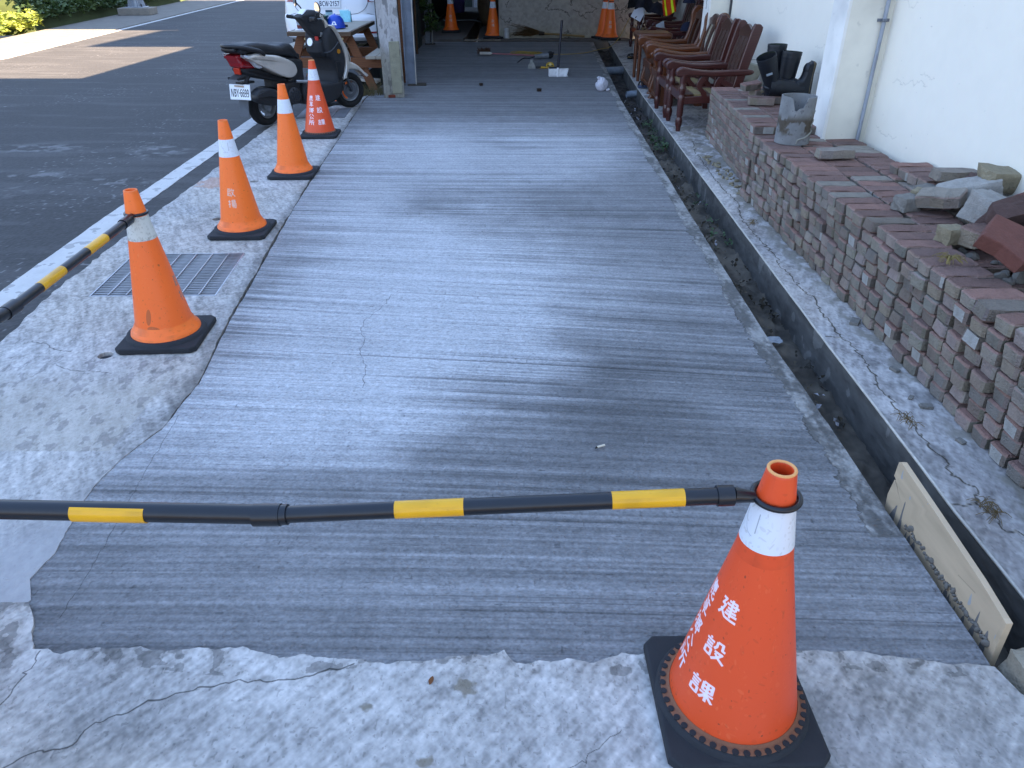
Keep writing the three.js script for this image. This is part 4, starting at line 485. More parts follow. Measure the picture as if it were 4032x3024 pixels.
  S('tail_cover', [[-0.27, 0.60], [-0.1, 0.59], [0.05, 0.53], [0.22, 0.47], [0.28, 0.42], [0.05, 0.46], [-0.10, 0.50], [-0.24, 0.55]], 0.2, mattb, { bevel: 0.02 });
  S('fender', [[-0.36, 0.505], [-0.24, 0.55], [-0.1, 0.56], [-0.07, 0.5], [-0.16, 0.51], [-0.28, 0.495]], 0.15, mattb, { bevel: 0.015 });
  part('fender_stay', tube([[-0.12, 0.56, 0.06], [-0.22, 0.50, 0.06], [-0.235, 0.40, 0.05], [-0.225, 0.30, 0.03]], 0.022, 16, 8), mattb, t);
  part('tail_reflector', bx(0.02, 0.06, 0.09, -0.275, 0.575, 0.0, 0, 0, 0.1, 0.004), mat(0xb0301a, 0.25, null), t);
  const np = numberPlate('NBY·6699', 0.27, 0.15, t); np.position.set(-0.285, 0.375, 0.0); np.rotation.set(-0.14, -1.42, 0.03, 'YXZ');
  part('plate_bracket', [bx(0.16, 0.02, 0.10, -0.2, 0.46, 0.0), cyl([-0.275, 0.43, -0.05], [-0.275, 0.43, 0.05], 0.008, 0.008, 8)], mattb, t); part('plate_clip', bx(0.008, 0.014, 0.12, -0.286, 0.432, 0.0, 0, 0.15, 0), mat(0xb09a86, 0.6, null), t);
  part('mud_flap', bx(0.006, 0.18, 0.13, -0.26, 0.22, -0.01, 0, 0.1, -0.15), mat(0x55595f, 0.8), t);
  const mu = part('muffler', [tf(ext([[-0.27, 0.36], [-0.2, 0.415], [-0.05, 0.40], [0.1, 0.345], [0.16, 0.29], [0.1, 0.22], [-0.05, 0.225], [-0.2, 0.265], [-0.27, 0.31]], 0.13, { curve: 40, bevel: 0.045, seg: 4 }), 0, 0, 0.165)], blk, t); part('heat_shield', tf(ext([[-0.24, 0.365], [-0.1, 0.395], [0.1, 0.33], [0.1, 0.30], [-0.02, 0.30], [-0.1, 0.33], [-0.22, 0.325]], 0.02, { curve: 30, bevel: 0.008 }), 0, 0, 0.232), mattb, mu);
  part('engine', [bx(0.52, 0.16, 0.16, 0.2, 0.27, -0.07, 0, 0, 0.06, 0.03), bx(0.22, 0.24, 0.2, 0.32, 0.3, 0.05, 0, 0, 0, 0.04), bx(0.2, 0.12, 0.16, 0.2, 0.42, 0, 0, 0, 0, 0.03)], mat(0x101215, 0.7, 'grime', 3), t);
  part('fan_cover', [lathe([[0.085, 0], [0.08, 0.02], [0.03, 0.028], [0.001, 0.028]], 24).rotateX(Math.PI / 2).translate(0.30, 0.28, 0.155), ...Array.from({ length: 10 }, (_, k) => bx(0.07, 0.005, 0.008, 0.30 + 0.045 * Math.cos(k * 0.628), 0.28 + 0.045 * Math.sin(k * 0.628), 0.183, 0, 0, k * 0.628)), new THREE.TorusGeometry(0.055, 0.004, 6, 24).translate(0.30, 0.28, 0.182), new THREE.TorusGeometry(0.03, 0.004, 6, 20).translate(0.30, 0.28, 0.185)], mat(0x24272c, 0.6, null), t);
  part('foot_peg', cyl([0.34, 0.42, 0.17], [0.44, 0.41, 0.22], 0.016, 0.016, 10), alu, t);
  S('floorboard', [[0.46, 0.40], [0.72, 0.345], [0.98, 0.35], [1.06, 0.36], [1.04, 0.24], [0.92, 0.15], [0.72, 0.12], [0.5, 0.16], [0.42, 0.25]], 0.36, mattb, { bevel: 0.03 });
  S('leg_shield', [[0.85, 0.70], [0.86, 0.83], [0.92, 0.91], [1.0, 0.89], [1.08, 0.75], [1.14, 0.60], [1.10, 0.42], [1.02, 0.33], [0.95, 0.33], [0.97, 0.45], [0.93, 0.57], [0.87, 0.63]], 0.36, mattb, { bevel: 0.05 });
  S('glove_box', [[0.80, 0.66], [0.80, 0.77], [0.86, 0.80], [0.95, 0.8], [0.95, 0.62], [0.86, 0.61]], 0.24, mattb, { bevel: 0.04 });
  S('cowl', [[0.94, 0.93], [0.99, 0.92], [1.09, 0.79], [1.17, 0.66], [1.20, 0.56], [1.15, 0.46], [1.08, 0.36], [1.06, 0.38], [1.12, 0.50], [1.12, 0.62], [1.07, 0.74], [0.98, 0.87]], 0.40, sil, { bevel: 0.03 });
  part('glove_line', [tube([[0.85, 0.655, 0.1], [0.88, 0.665, 0.175], [0.95, 0.70, 0.186], [1.03, 0.76, 0.186]], 0.006, 20, 6)], mat(0x3a3f46, 0.4, null), t);
  part('fuel_cap', [cyl([0.79, 0.765, -0.02], [0.86, 0.75, -0.02], 0.042, 0.045, 20)], mat(0xc6ccd4, 0.3, null, 1, { metalness: 0.6 }), t); part('key_switch', cyl([0.845, 0.845, 0.09], [0.89, 0.84, 0.09], 0.028, 0.03, 16), alu, t); part('reflector', cyl([1.02, 0.66, 0.178], [1.02, 0.66, 0.188], 0.024, 0.024, 16), mat(0xa8701a, 0.3, null), t);
  part('vent_panel', ext([[0.95, 0.56], [1.02, 0.56], [1.05, 0.40], [1.0, 0.37], [0.97, 0.40]], 0.01, { bevel: 0.004 }).translate(0, 0, 0.185), blk, t);
  // steering head, turned with the wheel
  const hd = new THREE.Group(); hd.name = 'handlebar'; hd.position.set(0.84, 0, 0); hd.rotation.y = -0.30; t.add(hd);
  const H = (n, g, m) => part(n, g, m, hd);
  H('cover', [ext([[-0.19, 1.02], [-0.1, 1.065], [0.01, 1.085], [0.12, 1.03], [0.15, 0.92], [0.10, 0.84], [0.03, 0.80], [-0.05, 0.85], [-0.13, 0.95]], 0.20, { curve: 30, bevel: 0.05, seg: 4 })], mattb); H('headlamp', ext([[0.06, 1.06], [0.12, 1.0], [0.155, 0.93], [0.12, 0.87], [0.07, 0.92]], 0.2, { curve: 20, bevel: 0.03, seg: 3 }), sil);
  H('gauge', [bx(0.10, 0.012, 0.13, -0.115, 1.06, 0, 0, 0, 0.72, 0.006)], mat(0xcfd6de, 0.12, null)); H('grip', [cyl([-0.07, 1.0, 0.16], [-0.12, 1.01, 0.34], 0.018, 0.02, 12)], rub); H('grip', [cyl([-0.07, 1.0, -0.16], [-0.12, 1.01, -0.34], 0.018, 0.02, 12)], rub);
  for (const s of [-1, 1]) { H('brake_lever', [tube([[-0.03, 1.0, 0.15 * s], [0.0, 1.005, 0.22 * s], [-0.04, 1.0, 0.34 * s]], 0.007, 12, 6)], alu); H('switch_box', bx(0.06, 0.05, 0.06, -0.07, 1.0, 0.16 * s, 0, 0, 0, 0.012), blk); H('mirror_stem', [tube([[-0.03, 1.02, 0.15 * s], [-0.01, 1.09, 0.2 * s], [-0.04, s > 0 ? 1.10 : 1.15, 0.25 * s]], 0.008, 14, 6)], blk);
    const mr = H('mirror', [lathe([[0.001, 0.02], [0.05, 0.014], [0.062, 0], [0.058, -0.003], [0.001, -0.003]], 24).rotateZ(Math.PI / 2 * -1)], blk); mr.position.set(-0.05, s > 0 ? 1.115 : 1.17, 0.26 * s); mr.rotation.set(0, s * 0.12 - 0.15, 0.1); const gl = H('mirror_glass', cyl([-0.0035, 0, 0], [-0.0055, 0, 0], 0.055, 0.055, 24), mat(0xdfe6ea, 0.03, null, 1, { metalness: 1 })); gl.position.copy(mr.position); gl.rotation.copy(mr.rotation); }
  part('key_tag', [bx(0.012, 0.07, 0.05, 0.815, 0.79, 0.07, 0.1, 0, 0.1, 0.004), tube([[0.815, 0.82, 0.07], [0.82, 0.85, 0.08], [0.845, 0.85, 0.09]], 0.004, 10, 5)], mat(0xa3231f, 0.4, null), t);
  part('centre_stand', [cyl([0.3, 0.22, 0.1], [0.2, 0.01, 0.14], 0.014), cyl([0.3, 0.22, -0.1], [0.2, 0.01, -0.14], 0.014), cyl([0.2, 0.01, 0.14], [0.12, 0.01, 0.15], 0.014)], mat(0x1b1d20, 0.6, null), t);
}
// ------------------------------------------------------------------ stacks of paving blocks on the ledge
const paver = { mat: null, geo: [] };
{
  const t = TILE.rough, m = t.map.clone(), b = t.bump.clone(); m.repeat.set(5, 5); b.repeat.set(6, 6);
  paver.mat = new THREE.MeshStandardMaterial({ vertexColors: true, map: m, bumpMap: b, bumpScale: 0.014, roughness: 0.95 });
  const R = rng(101);
  for (let v = 0; v < 22; v++) {
    const L = 0.1105, W = 0.0505, h = 0.0562, j = () => (R() - 0.5) * 0.0045, f = [[-L + 0.006, 0.003], [-0.037, -0.006], [0.037, 0.006], [L - 0.006, -0.003]], o = [];
    for (const [x, z] of f) o.push([x + j(), W + z + j()]); o.push([L + j(), W - 0.012 + j()], [L + 0.002 + j(), -W + 0.014 + j()]); for (const [x, z] of f.slice().reverse()) o.push([x + j(), -W + z + j()]); o.push([-L - 0.002 + j(), -W + 0.012 + j()], [-L + j(), W - 0.014 + j()]);
    const n = o.length, pos = [], col = [], tone = 0.74 + 0.52 * R(), grey = R() < 0.12, wear = R() < 0.2;
    const tk = 0.72 + 0.5 * R(), tr = (R() - 0.5) * 0.04, TOP = (grey ? [0.33, 0.30, 0.255] : [0.275 + tr, 0.165, 0.14 - tr * 0.3]).map((c) => c * tk), k = 0.03 * (R() - 0.5), SIDE = [(0.285 + k * 0.5) * tone, 0.245 * tone, (0.205 - k * 0.5) * tone], EDGE = SIDE.map((c, i) => lerp(c, [0.36, 0.21, 0.17][i], 0.3 + 0.5 * R())), LIME = [0.46, 0.455, 0.43];
    const c1 = 0.008, ring = (y, s) => o.map(([x, z]) => [x * (1 - s / 0.111), y + j() * 0.8, z * (1 - s / 0.0505)]);
    const r0 = ring(0.002, 0.005), r1 = ring(h - c1, 0), r2 = ring(h, c1 * 0.8), side = (i) => SIDE.map((c) => c * (0.94 + 0.12 * R()));
    const put = (a, ca) => { pos.push(...a); col.push(...ca); };
    for (let i = 0; i < n; i++) { const q = (i + 1) % n, lime = wear && R() < 0.2, s = lime ? LIME : side(i), e = EDGE; put(r0[i], s); put(r1[q], s); put(r0[q], s); put(r0[i], s); put(r1[i], s); put(r1[q], s); put(r1[i], e); put(r2[q], TOP); put(r1[q], e); put(r1[i], e); put(r2[i], TOP); put(r2[q], TOP); }
    for (let i = 1; i < n - 1; i++) { put(r2[0], TOP); put(r2[i + 1], TOP); put(r2[i], TOP); put(r0[0], SIDE); put(r0[i], SIDE); put(r0[i + 1], SIDE); }
    let g = new THREE.BufferGeometry(); g.setAttribute('position', new THREE.Float32BufferAttribute(pos, 3)); g.setAttribute('color', new THREE.Float32BufferAttribute(col, 3)); g.computeVertexNormals();
    const P = g.attributes.position; let flip = 0; // outward faces
    g = boxUV(g); const u = g.attributes.uv, du = R() * 3, dv = R() * 3; for (let i = 0; i < u.count; i++) u.setXY(i, u.getX(i) + du, u.getY(i) + dv);
    paver.geo.push(g);
  }
}
const brick = (parent, x, y, z, ry, R, rx = 0, rz = 0) => { const o = new THREE.Mesh(paver.geo[Math.floor(R() * paver.geo.length)], paver.mat); o.name = 'brick'; o.position.set(x, y, z); o.rotation.set(rx, ry, rz, 'YXZ'); o.castShadow = o.receiveShadow = true; parent.add(o); return o; };
{
  const R = rng(202), t = thing('brick_stack', 'long stack of old red and grey paving blocks along the white wall, nearest the camera', 'brick stack'); const LH = 0.0588;
  const all = []; // [x, y, z, ry, rz, upside down, size in view]
  for (let j = 0; j < 40; j++) for (let k = 0; k < 8; k++) { // front ends facing the drain
    const z = -5.47 + j * 0.1135 + 0.02 * (fbm(j * 0.3, k * 0.8, 2) - 0.5), x = 1.755 + 0.1125 + 0.034 * (fbm(j * 0.45 + 60, k * 0.7, 2) - 0.5) + 0.022 * (R() - 0.5); all.push([x, 0.008 + k * LH + 0.003 * (R() - 0.5), z, (R() - 0.5) * 0.07 + (R() < 0.5 ? Math.PI : 0), 0, (k < 7 ? R() < 0.12 : [17, 26, 33, 34].includes(j) || R() < 0.06), k === 7 ? 0 : 1]); }
  for (let j = 0; j < 40; j++) for (const [c, k] of [[1, 7], [2, 7]]) { const z = -5.47 + j * 0.1135 + 0.016 * (R() - 0.5); if (c === 2 && j > 24) continue; if (c === 1 && j > 19 && R() < 0.35) continue; all.push([1.755 + 0.1125 + c * 0.232 + 0.012 * (R() - 0.5), 0.008 + k * LH - (c === 1 && j > 19 ? LH : 0) + 0.012 * (R() - 0.4), z, (R() - 0.5) * 0.16 + (R() < 0.5 ? Math.PI : 0), 0, R() < 0.05, 2]); }
  for (let j = 6; j < 15; j++) all.push([2.37, 0.008 + 8 * LH, -5.46 + j * 0.115 + 0.35, (R() - 0.5) * 0.1, 0, R() < 0.1, 2]);
  for (const [x, z] of [[1.865, -5.6], [2.1, -5.58]]) for (let k = 0; k < 9; k++) all.push([x, 0.008 + k * LH, z, (R() - 0.5) * 0.05, 0, false, 1]);
  all.sort((a, b) => (b[2] - a[2])); // nearest first
  const vis = all.filter((b) => b[2] < -2.0 - (0.47 - b[1]) * 0.4 && b[2] < -2.15 + 0 * b[0]), rest = all.filter((b) => !vis.includes(b));
  const score = (b) => 1 / Math.hypot(b[0], b[1] - 1.6, b[2]) * (b[6] === 2 ? 1 : 1); vis.sort((a, b) => score(b) - score(a));
  const put = (b) => { const o = brick(t, b[0], b[1] + (b[5] ? 0.057 : 0), b[2], b[3], R, b[5] ? Math.PI : 0, (R() - 0.5) * 0.05); return o; };
  vis.slice(0, 300).forEach(put); const more = [...vis.slice(300), ...rest]; for (let j = 0; j < 40; j++) for (let c = 1; c < 3; c++) for (let k = 0; k < 6; k++) more.push([1.8675 + c * 0.232, 0.008 + k * LH, -5.47 + j * 0.1135, 0, 0, false]);
  const G = [0, 5, 11, 16].map((i) => paver.geo[i]); const buckets = G.map(() => []); more.forEach((b, i) => buckets[i % 4].push(b));
  const gs = more.map((b, i) => G[i % 4].clone().applyMatrix4(M4.compose(V(b[0], b[1] + (b[5] ? 0.057 : 0), b[2]), new THREE.Quaternion().setFromEuler(new THREE.Euler(b[5] ? Math.PI : 0, b[3], 0, 'YXZ')), V(1, 1, 1)))); const mg = mergeGeometries(gs, false); mg.userData.keep = true; part('bricks', mg, paver.mat, t, undefined, 'stuff');
}
{
  const R = rng(303), t = thing('brick_stack', 'shorter stack of old paving blocks beside the wooden chairs, behind the broken pipe', 'brick stack'), LH = 0.0588;
  for (let j = 0; j < 16; j++) for (let c = 0; c < 2; c++) for (let k = 0; k < 8; k++) { if (c && k < 7 && j > 0) continue; const z = -5.98 - j * 0.1135 - 0.06, xf = 1.86 + j * 0.0075; brick(t, xf + 0.1125 + c * 0.23 + 0.022 * (fbm(j * 0.5 + 9, k * 0.7, 2) - 0.5), 0.008 + k * LH, z + 0.01 * (R() - 0.5), (R() - 0.5) * 0.07 + (R() < 0.5 ? Math.PI : 0), R); }
  for (let j = 0; j < 14; j++) brick(t, 1.86 + 0.1125 + 0.46 + j * 0.0075, 0.008 + 7 * LH, -6.04 - j * 0.1135, (R() - 0.5) * 0.06, R);
  for (let k = 0; k < 4; k++) brick(t, 1.965, 0.008 + k * LH, -5.9, (R() - 0.5) * 0.06, R);
}
const loose = (label, x, y, z, ry, rx = 0, rz = 0, s = [1, 1, 1], v = 3, grp) => { const o = new THREE.Mesh(paver.geo[v], paver.mat); o.name = numbered('paving_block'); o.position.set(x, y, z); o.rotation.set(rx, ry, rz, 'YXZ'); o.scale.set(...s); o.castShadow = o.receiveShadow = true; o.userData = { label, category: 'paving block' }; if (grp) o.userData.group = grp; scene.add(o); return o; };
const UP = 0.48;
loose('grey upside-down paving block lying loose on the long stack in front of the broken pipe', 2.06, UP + 0.06, -4.80, 0.06, Math.PI, 0, [1.05, 1, 1], 4);
loose('broken paving block with a dark fractured face on the far stack', 2.16, UP + 0.005, -6.75, -0.2, 0, 0, [1, 1.15, 1.1], 7); loose('weathered paving block under the leaning rubber boot', 2.30, UP + 0.005, -7.25, 0.5, 0.05, 0, [1, 1.1, 1], 9); loose('paving block with a tilted top behind the broken block on the far stack', 2.19, UP + 0.065, -7.2, 0.3, 0.1, 0.12, [0.8, 1, 1], 2); loose('paving block beside the rim of the broken pipe on the far stack', 2.36, UP + 0.005, -6.82, -0.1, 0, 0, [1, 1.1, 1], 12); loose('half paving block standing behind the broken pipe', 2.33, UP + 0.005, -6.5, 0.1, 0, 0, [0.6, 1.2, 1], 15);
// rubble heaped at the near right end of the long stack
const rubbleGeo = (seed, w, h, d) => { const g = new THREE.IcosahedronGeometry(0.5, seed >= 200 ? 1 : 5), p = g.attributes.position, R = seed * 7.3; for (let i = 0; i < p.count; i++) { const x = p.getX(i), y = p.getY(i), z = p.getZ(i), b = Math.max(Math.abs(x), Math.abs(y), Math.abs(z)), k = 0.46 / b, m = 0.82, n = 1 + 0.30 * (fbm(x * 3 + R, y * 3 + z * 2 + R, 3) - 0.5) + 0.10 * (fbm(x * 14 + R, y * 14 + z * 9, 2) - 0.5); p.setXYZ(i, lerp(x, x * k, m) * w * n, lerp(y, y * k, m) * h * n, lerp(z, z * k, m) * d * n); } return toCreasedNormals(g.toNonIndexed ? nonIdx(g) : g, 0.5); };
const rubble = (label, seed, [w, h, d], x, y, z, ry, rx, rz, m) => { const o = solo('broken_paver', label, 'broken paver', rubbleGeo(seed, w, h, d), m); o.position.set(x, y, z); o.rotation.set(rx, ry, rz, 'YXZ'); return o; };
const MR = { red: mat(0x7c5049, 0.95, 'rough', 4, { bump: 0.006 }), dk: mat(0x5a4540, 0.95, 'rough', 4, { bump: 0.006 }), tan: mat(0x948a72, 0.95, 'rough', 4, { bump: 0.006 }), grey: mat(0x86837d, 0.95, 'rough', 4, { bump: 0.006 }), lime: mat(0xa7a5a0, 0.95, 'rough', 4, { bump: 0.006 }) };
loose('red-topped paving block tipped up against the heap of grey rubble', 2.14, UP + 0.05, -3.63, -0.75, 0.25, 0.18, [0.95, 1.15, 1.1], 6);
rubble('small dark grey lump left of the tipped red block', 1, [0.12, 0.08, 0.1], 2.01, UP + 0.035, -3.70, 0.3, 0, 0, MR.grey); rubble('small tan lump touching the back of the tipped red block', 2, [0.11, 0.09, 0.1], 2.11, UP + 0.04, -3.78, 0.8, 0.1, 0, MR.tan); rubble('small grey chip farthest back behind the small lumps', 3, [0.13, 0.06, 0.09], 2.22, UP + 0.03, -3.94, 0.5, 0, 0, MR.grey);
rubble('pale grey slab with a sharp broken edge in the middle of the heap', 4, [0.30, 0.11, 0.14], 2.29, UP + 0.10, -3.68, -0.25, 0.1, 0.28, MR.lime); loose('tan upside-down paving block at the back of the heap near the wall', 2.40, UP + 0.13, -3.98, 0.05, Math.PI, 0.03, [1.25, 1, 1.1], 8); rubble('pinkish whitewashed lump in the middle of the heap', 5, [0.17, 0.15, 0.17], 2.28, UP + 0.07, -3.47, 0.5, 0.2, -0.1, MR.lime); rubble('tan block at the right edge of the heap, upper row', 6, [0.30, 0.12, 0.15], 2.47, UP + 0.15, -3.70, 0.15, 0.15, -0.1, MR.tan);
rubble('large dark slab leaning at the right edge of the heap', 7, [0.34, 0.22, 0.13], 2.28, UP + 0.10, -3.24, 0.2, 0.5, 0.2, MR.dk); rubble('dark red lump at the right edge of the heap, lower row', 8, [0.2, 0.15, 0.16], 2.34, UP + 0.06, -3.04, 0.6, 0.1, 0, MR.dk);
{ const P = [[-0.17, -0.03], [-0.10, 0.09], [-0.02, 0.06], [0.03, 0.115], [0.11, 0.07], [0.17, 0.075], [0.16, -0.01], [0.10, -0.06], [0.07, -0.12], [-0.01, -0.08], [-0.06, -0.11], [-0.11, -0.055]]; const o = solo('broken_paver', 'large red angular paver lying tilted over the edge of the stack', 'broken paver', ext(P.map(([a, b]) => [a * 1.35, b * 1.35]), 0.065, { bevel: 0.006 }), mat(0x74483f, 0.9, 'rough', 3, { bump: 0.005 })); o.position.set(2.08, UP + 0.11, -2.83); o.rotation.set(-1.12, 0.35, -0.5, 'YXZ'); }
rubble('tan half block in front of the leaning dark slab', 9, [0.11, 0.08, 0.10], 1.99, UP + 0.03, -3.22, 0.2, 0, 0, MR.tan); loose('half paving block with a red top beside the tan half block', 2.09, UP + 0.0, -3.17, 0.35, 0, 0, [0.75, 1.5, 1.05], 10);
rubble('rough brown lump behind the tan block against the wall', 11, [0.2, 0.12, 0.16], 2.42, UP + 0.06, -3.83, 0.9, 0.2, 0.1, MR.dk); rubble('grey lump half under the pinkish lump', 12, [0.2, 0.10, 0.15], 2.40, UP + 0.05, -3.52, 0.2, 0, 0.1, MR.grey); rubble('red-brown chunk between the dark slab and the wall', 13, [0.24, 0.16, 0.18], 2.44, UP + 0.10, -3.36, 0.5, 0.3, 0.2, MR.red); rubble('tan chunk lying low at the right edge below the dark slab', 14, [0.22, 0.12, 0.16], 2.42, UP + 0.05, -3.15, 0.1, 0.1, -0.2, MR.tan); rubble('dark chunk at the right edge below the large red paver', 15, [0.26, 0.16, 0.2], 2.36, UP + 0.02, -2.78, 0.4, 0.2, 0.1, MR.dk);
{ const R = rng(91), L = []; for (let i = 0; i < 120; i++) { const z = -3.95 + R() * 1.2, x = 2.0 + R() * 0.46, s = 0.012 + R() * R() * 0.045; L.push(tf(rubbleGeo(200 + i % 9, s * 1.6, s, s * 1.3), x, UP - 0.06 + s * 0.3 + 0.06 * sst(2.1, 2.4, x), z, R() * 3, R() * 3, R())); } const o = solo('rubble', 'small fragments of broken paver filling the gaps of the heap', 'rubble', L, MR.grey); o.userData.kind = 'stuff'; }
for (const [i, x, z, s] of [[1, 1.72, -3.35, 0.05], [2, 1.70, -2.86, 0.03], [3, 1.69, -2.55, 0.035], [4, 1.66, -2.62, 0.02], [5, 1.70, -2.3, 0.025]]) rubble(['flat grey chip fallen at the foot of the stack, farthest of the five', 'small brown chip at the foot of the stack, second farthest', 'pale chip at the foot of the stack, third farthest', 'tiny chip lying out from the foot of the stack', 'small grey chip at the foot of the stack, nearest the camera'][i - 1], 20 + i, [s * 1.6, s * 0.5, s], x, 0.012, z, i, 0, 0, MR.grey);
{ const R = rng(44), L = []; for (let i = 0; i < 60; i++) { const x = 1.86 + (R() - 0.5) * 0.22, z = -6.3 + R() * 0.9; L.push(tf(new THREE.IcosahedronGeometry(0.006 + R() * 0.014, 0), 1.74 + R() * 0.11, 0.012, -5.6 - R() * 1.3, R() * 3, R() * 3, 0, [1.4, 0.6, 1])); } const o = solo('gravel', 'crumbs of broken paver scattered at the foot of the far stack', 'gravel', L, MR.tan); o.userData.kind = 'stuff'; }
{ // broken pipe section
  const t = thing('pipe_section', 'grey mortar-stained pipe section with a broken rim standing on the long brick stack', 'pipe section', [1.945, UP, -5.28], 0.1), N = 56, M = 14, P = []; const r = 0.115, th = 0.007;
  const top = (a) => { const d = ((a + 6.283) % 6.283 - 1.95); let y = 0.305; const e = Math.abs(d); if (e < 0.52) y -= 0.075 * sst(0.52, 0.16, e) + 0.012 * Math.sin(d * 13); return y; };
  const pt = (i, j, R) => { const a = i / N * 6.2832; return [R * Math.cos(a), j / M * top(a), R * Math.sin(a)]; };
  for (let i = 0; i < N; i++) for (let j = 0; j < M; j++) for (const [R, f] of [[r, 0], [r - th, 1]]) { const a = pt(i, j, R), b = pt(i + 1, j, R), c = pt(i + 1, j + 1, R), d = pt(i, j + 1, R); f ? P.push(...a, ...b, ...c, ...a, ...c, ...d) : P.push(...a, ...c, ...b, ...a, ...d, ...c); }
  for (let i = 0; i < N; i++) { const a = pt(i, M, r), b = pt(i + 1, M, r), c = pt(i + 1, M, r - th), d = pt(i, M, r - th); P.push(...a, ...c, ...b, ...a, ...d, ...c); }
  let g = new THREE.BufferGeometry(); g.setAttribute('position', new THREE.Float32BufferAttribute(P, 3)); g = toCreasedNormals(g, 0.7);
  const s = surfMaps(512, 256, 0, 0.73, 0, 0.31, (x, y, o) => { const f = fbm(x * 16, y * 16, 4), q = fbm(x * 50 + 9, y * 36, 3), band = sst(0.03, 0.09, y) * (1 - sst(0.15, 0.21, y)); let a = 0.20 + 0.1 * (f - 0.5); const br = band * sst(0.38, 0.55, f); o[0] = lerp(a, 0.075, br); o[1] = lerp(a * 1.02, 0.06, br); o[2] = lerp(a * 1.0, 0.042, br); if (q > 0.74) { o[0] *= 0.6; o[1] *= 0.6; o[2] *= 0.6; } o[0] += 0.05 * (q - 0.5); o[1] += 0.05 * (q - 0.5); o[2] += 0.05 * (q - 0.5); o[3] = f; });
  const q = nonIdx(g), u = new Float32Array(q.attributes.position.count * 2); for (let i = 0; i < q.attributes.position.count; i += 3) { const A = [0, 1, 2].map((k) => (Math.atan2(q.attributes.position.getZ(i + k), q.attributes.position.getX(i + k)) / 6.2832 + 1) % 1); if (Math.max(...A) - Math.min(...A) > 0.5) for (let k = 0; k < 3; k++) if (A[k] < 0.5) A[k] += 1; for (let k = 0; k < 3; k++) { u[2 * (i + k)] = A[k]; u[2 * (i + k) + 1] = q.attributes.position.getY(i + k) / 0.31; } } q.setAttribute('uv', new THREE.BufferAttribute(u, 2)); q.userData.keep = true;
  part('pipe_wall', q, surfMat(s, 0.85, 0.003), t);
  const onr = (a, y) => [0.117 * Math.cos(a), y, 0.117 * Math.sin(a)]; part('mortar_drip', [tube([onr(1.75, 0.012), onr(1.7, 0.035), onr(1.3, 0.05), onr(0.95, 0.07), onr(0.6, 0.085)], 0.0055, 20, 5), tube([onr(1.05, 0.215), onr(0.8, 0.20), onr(0.5, 0.215)], 0.004, 12, 5), tube([onr(0.9, 0.12), onr(0.6, 0.15), onr(0.4, 0.155)], 0.004, 12, 5)], mat(0x9d9d94, 0.9, 'rough', 4), t);
}
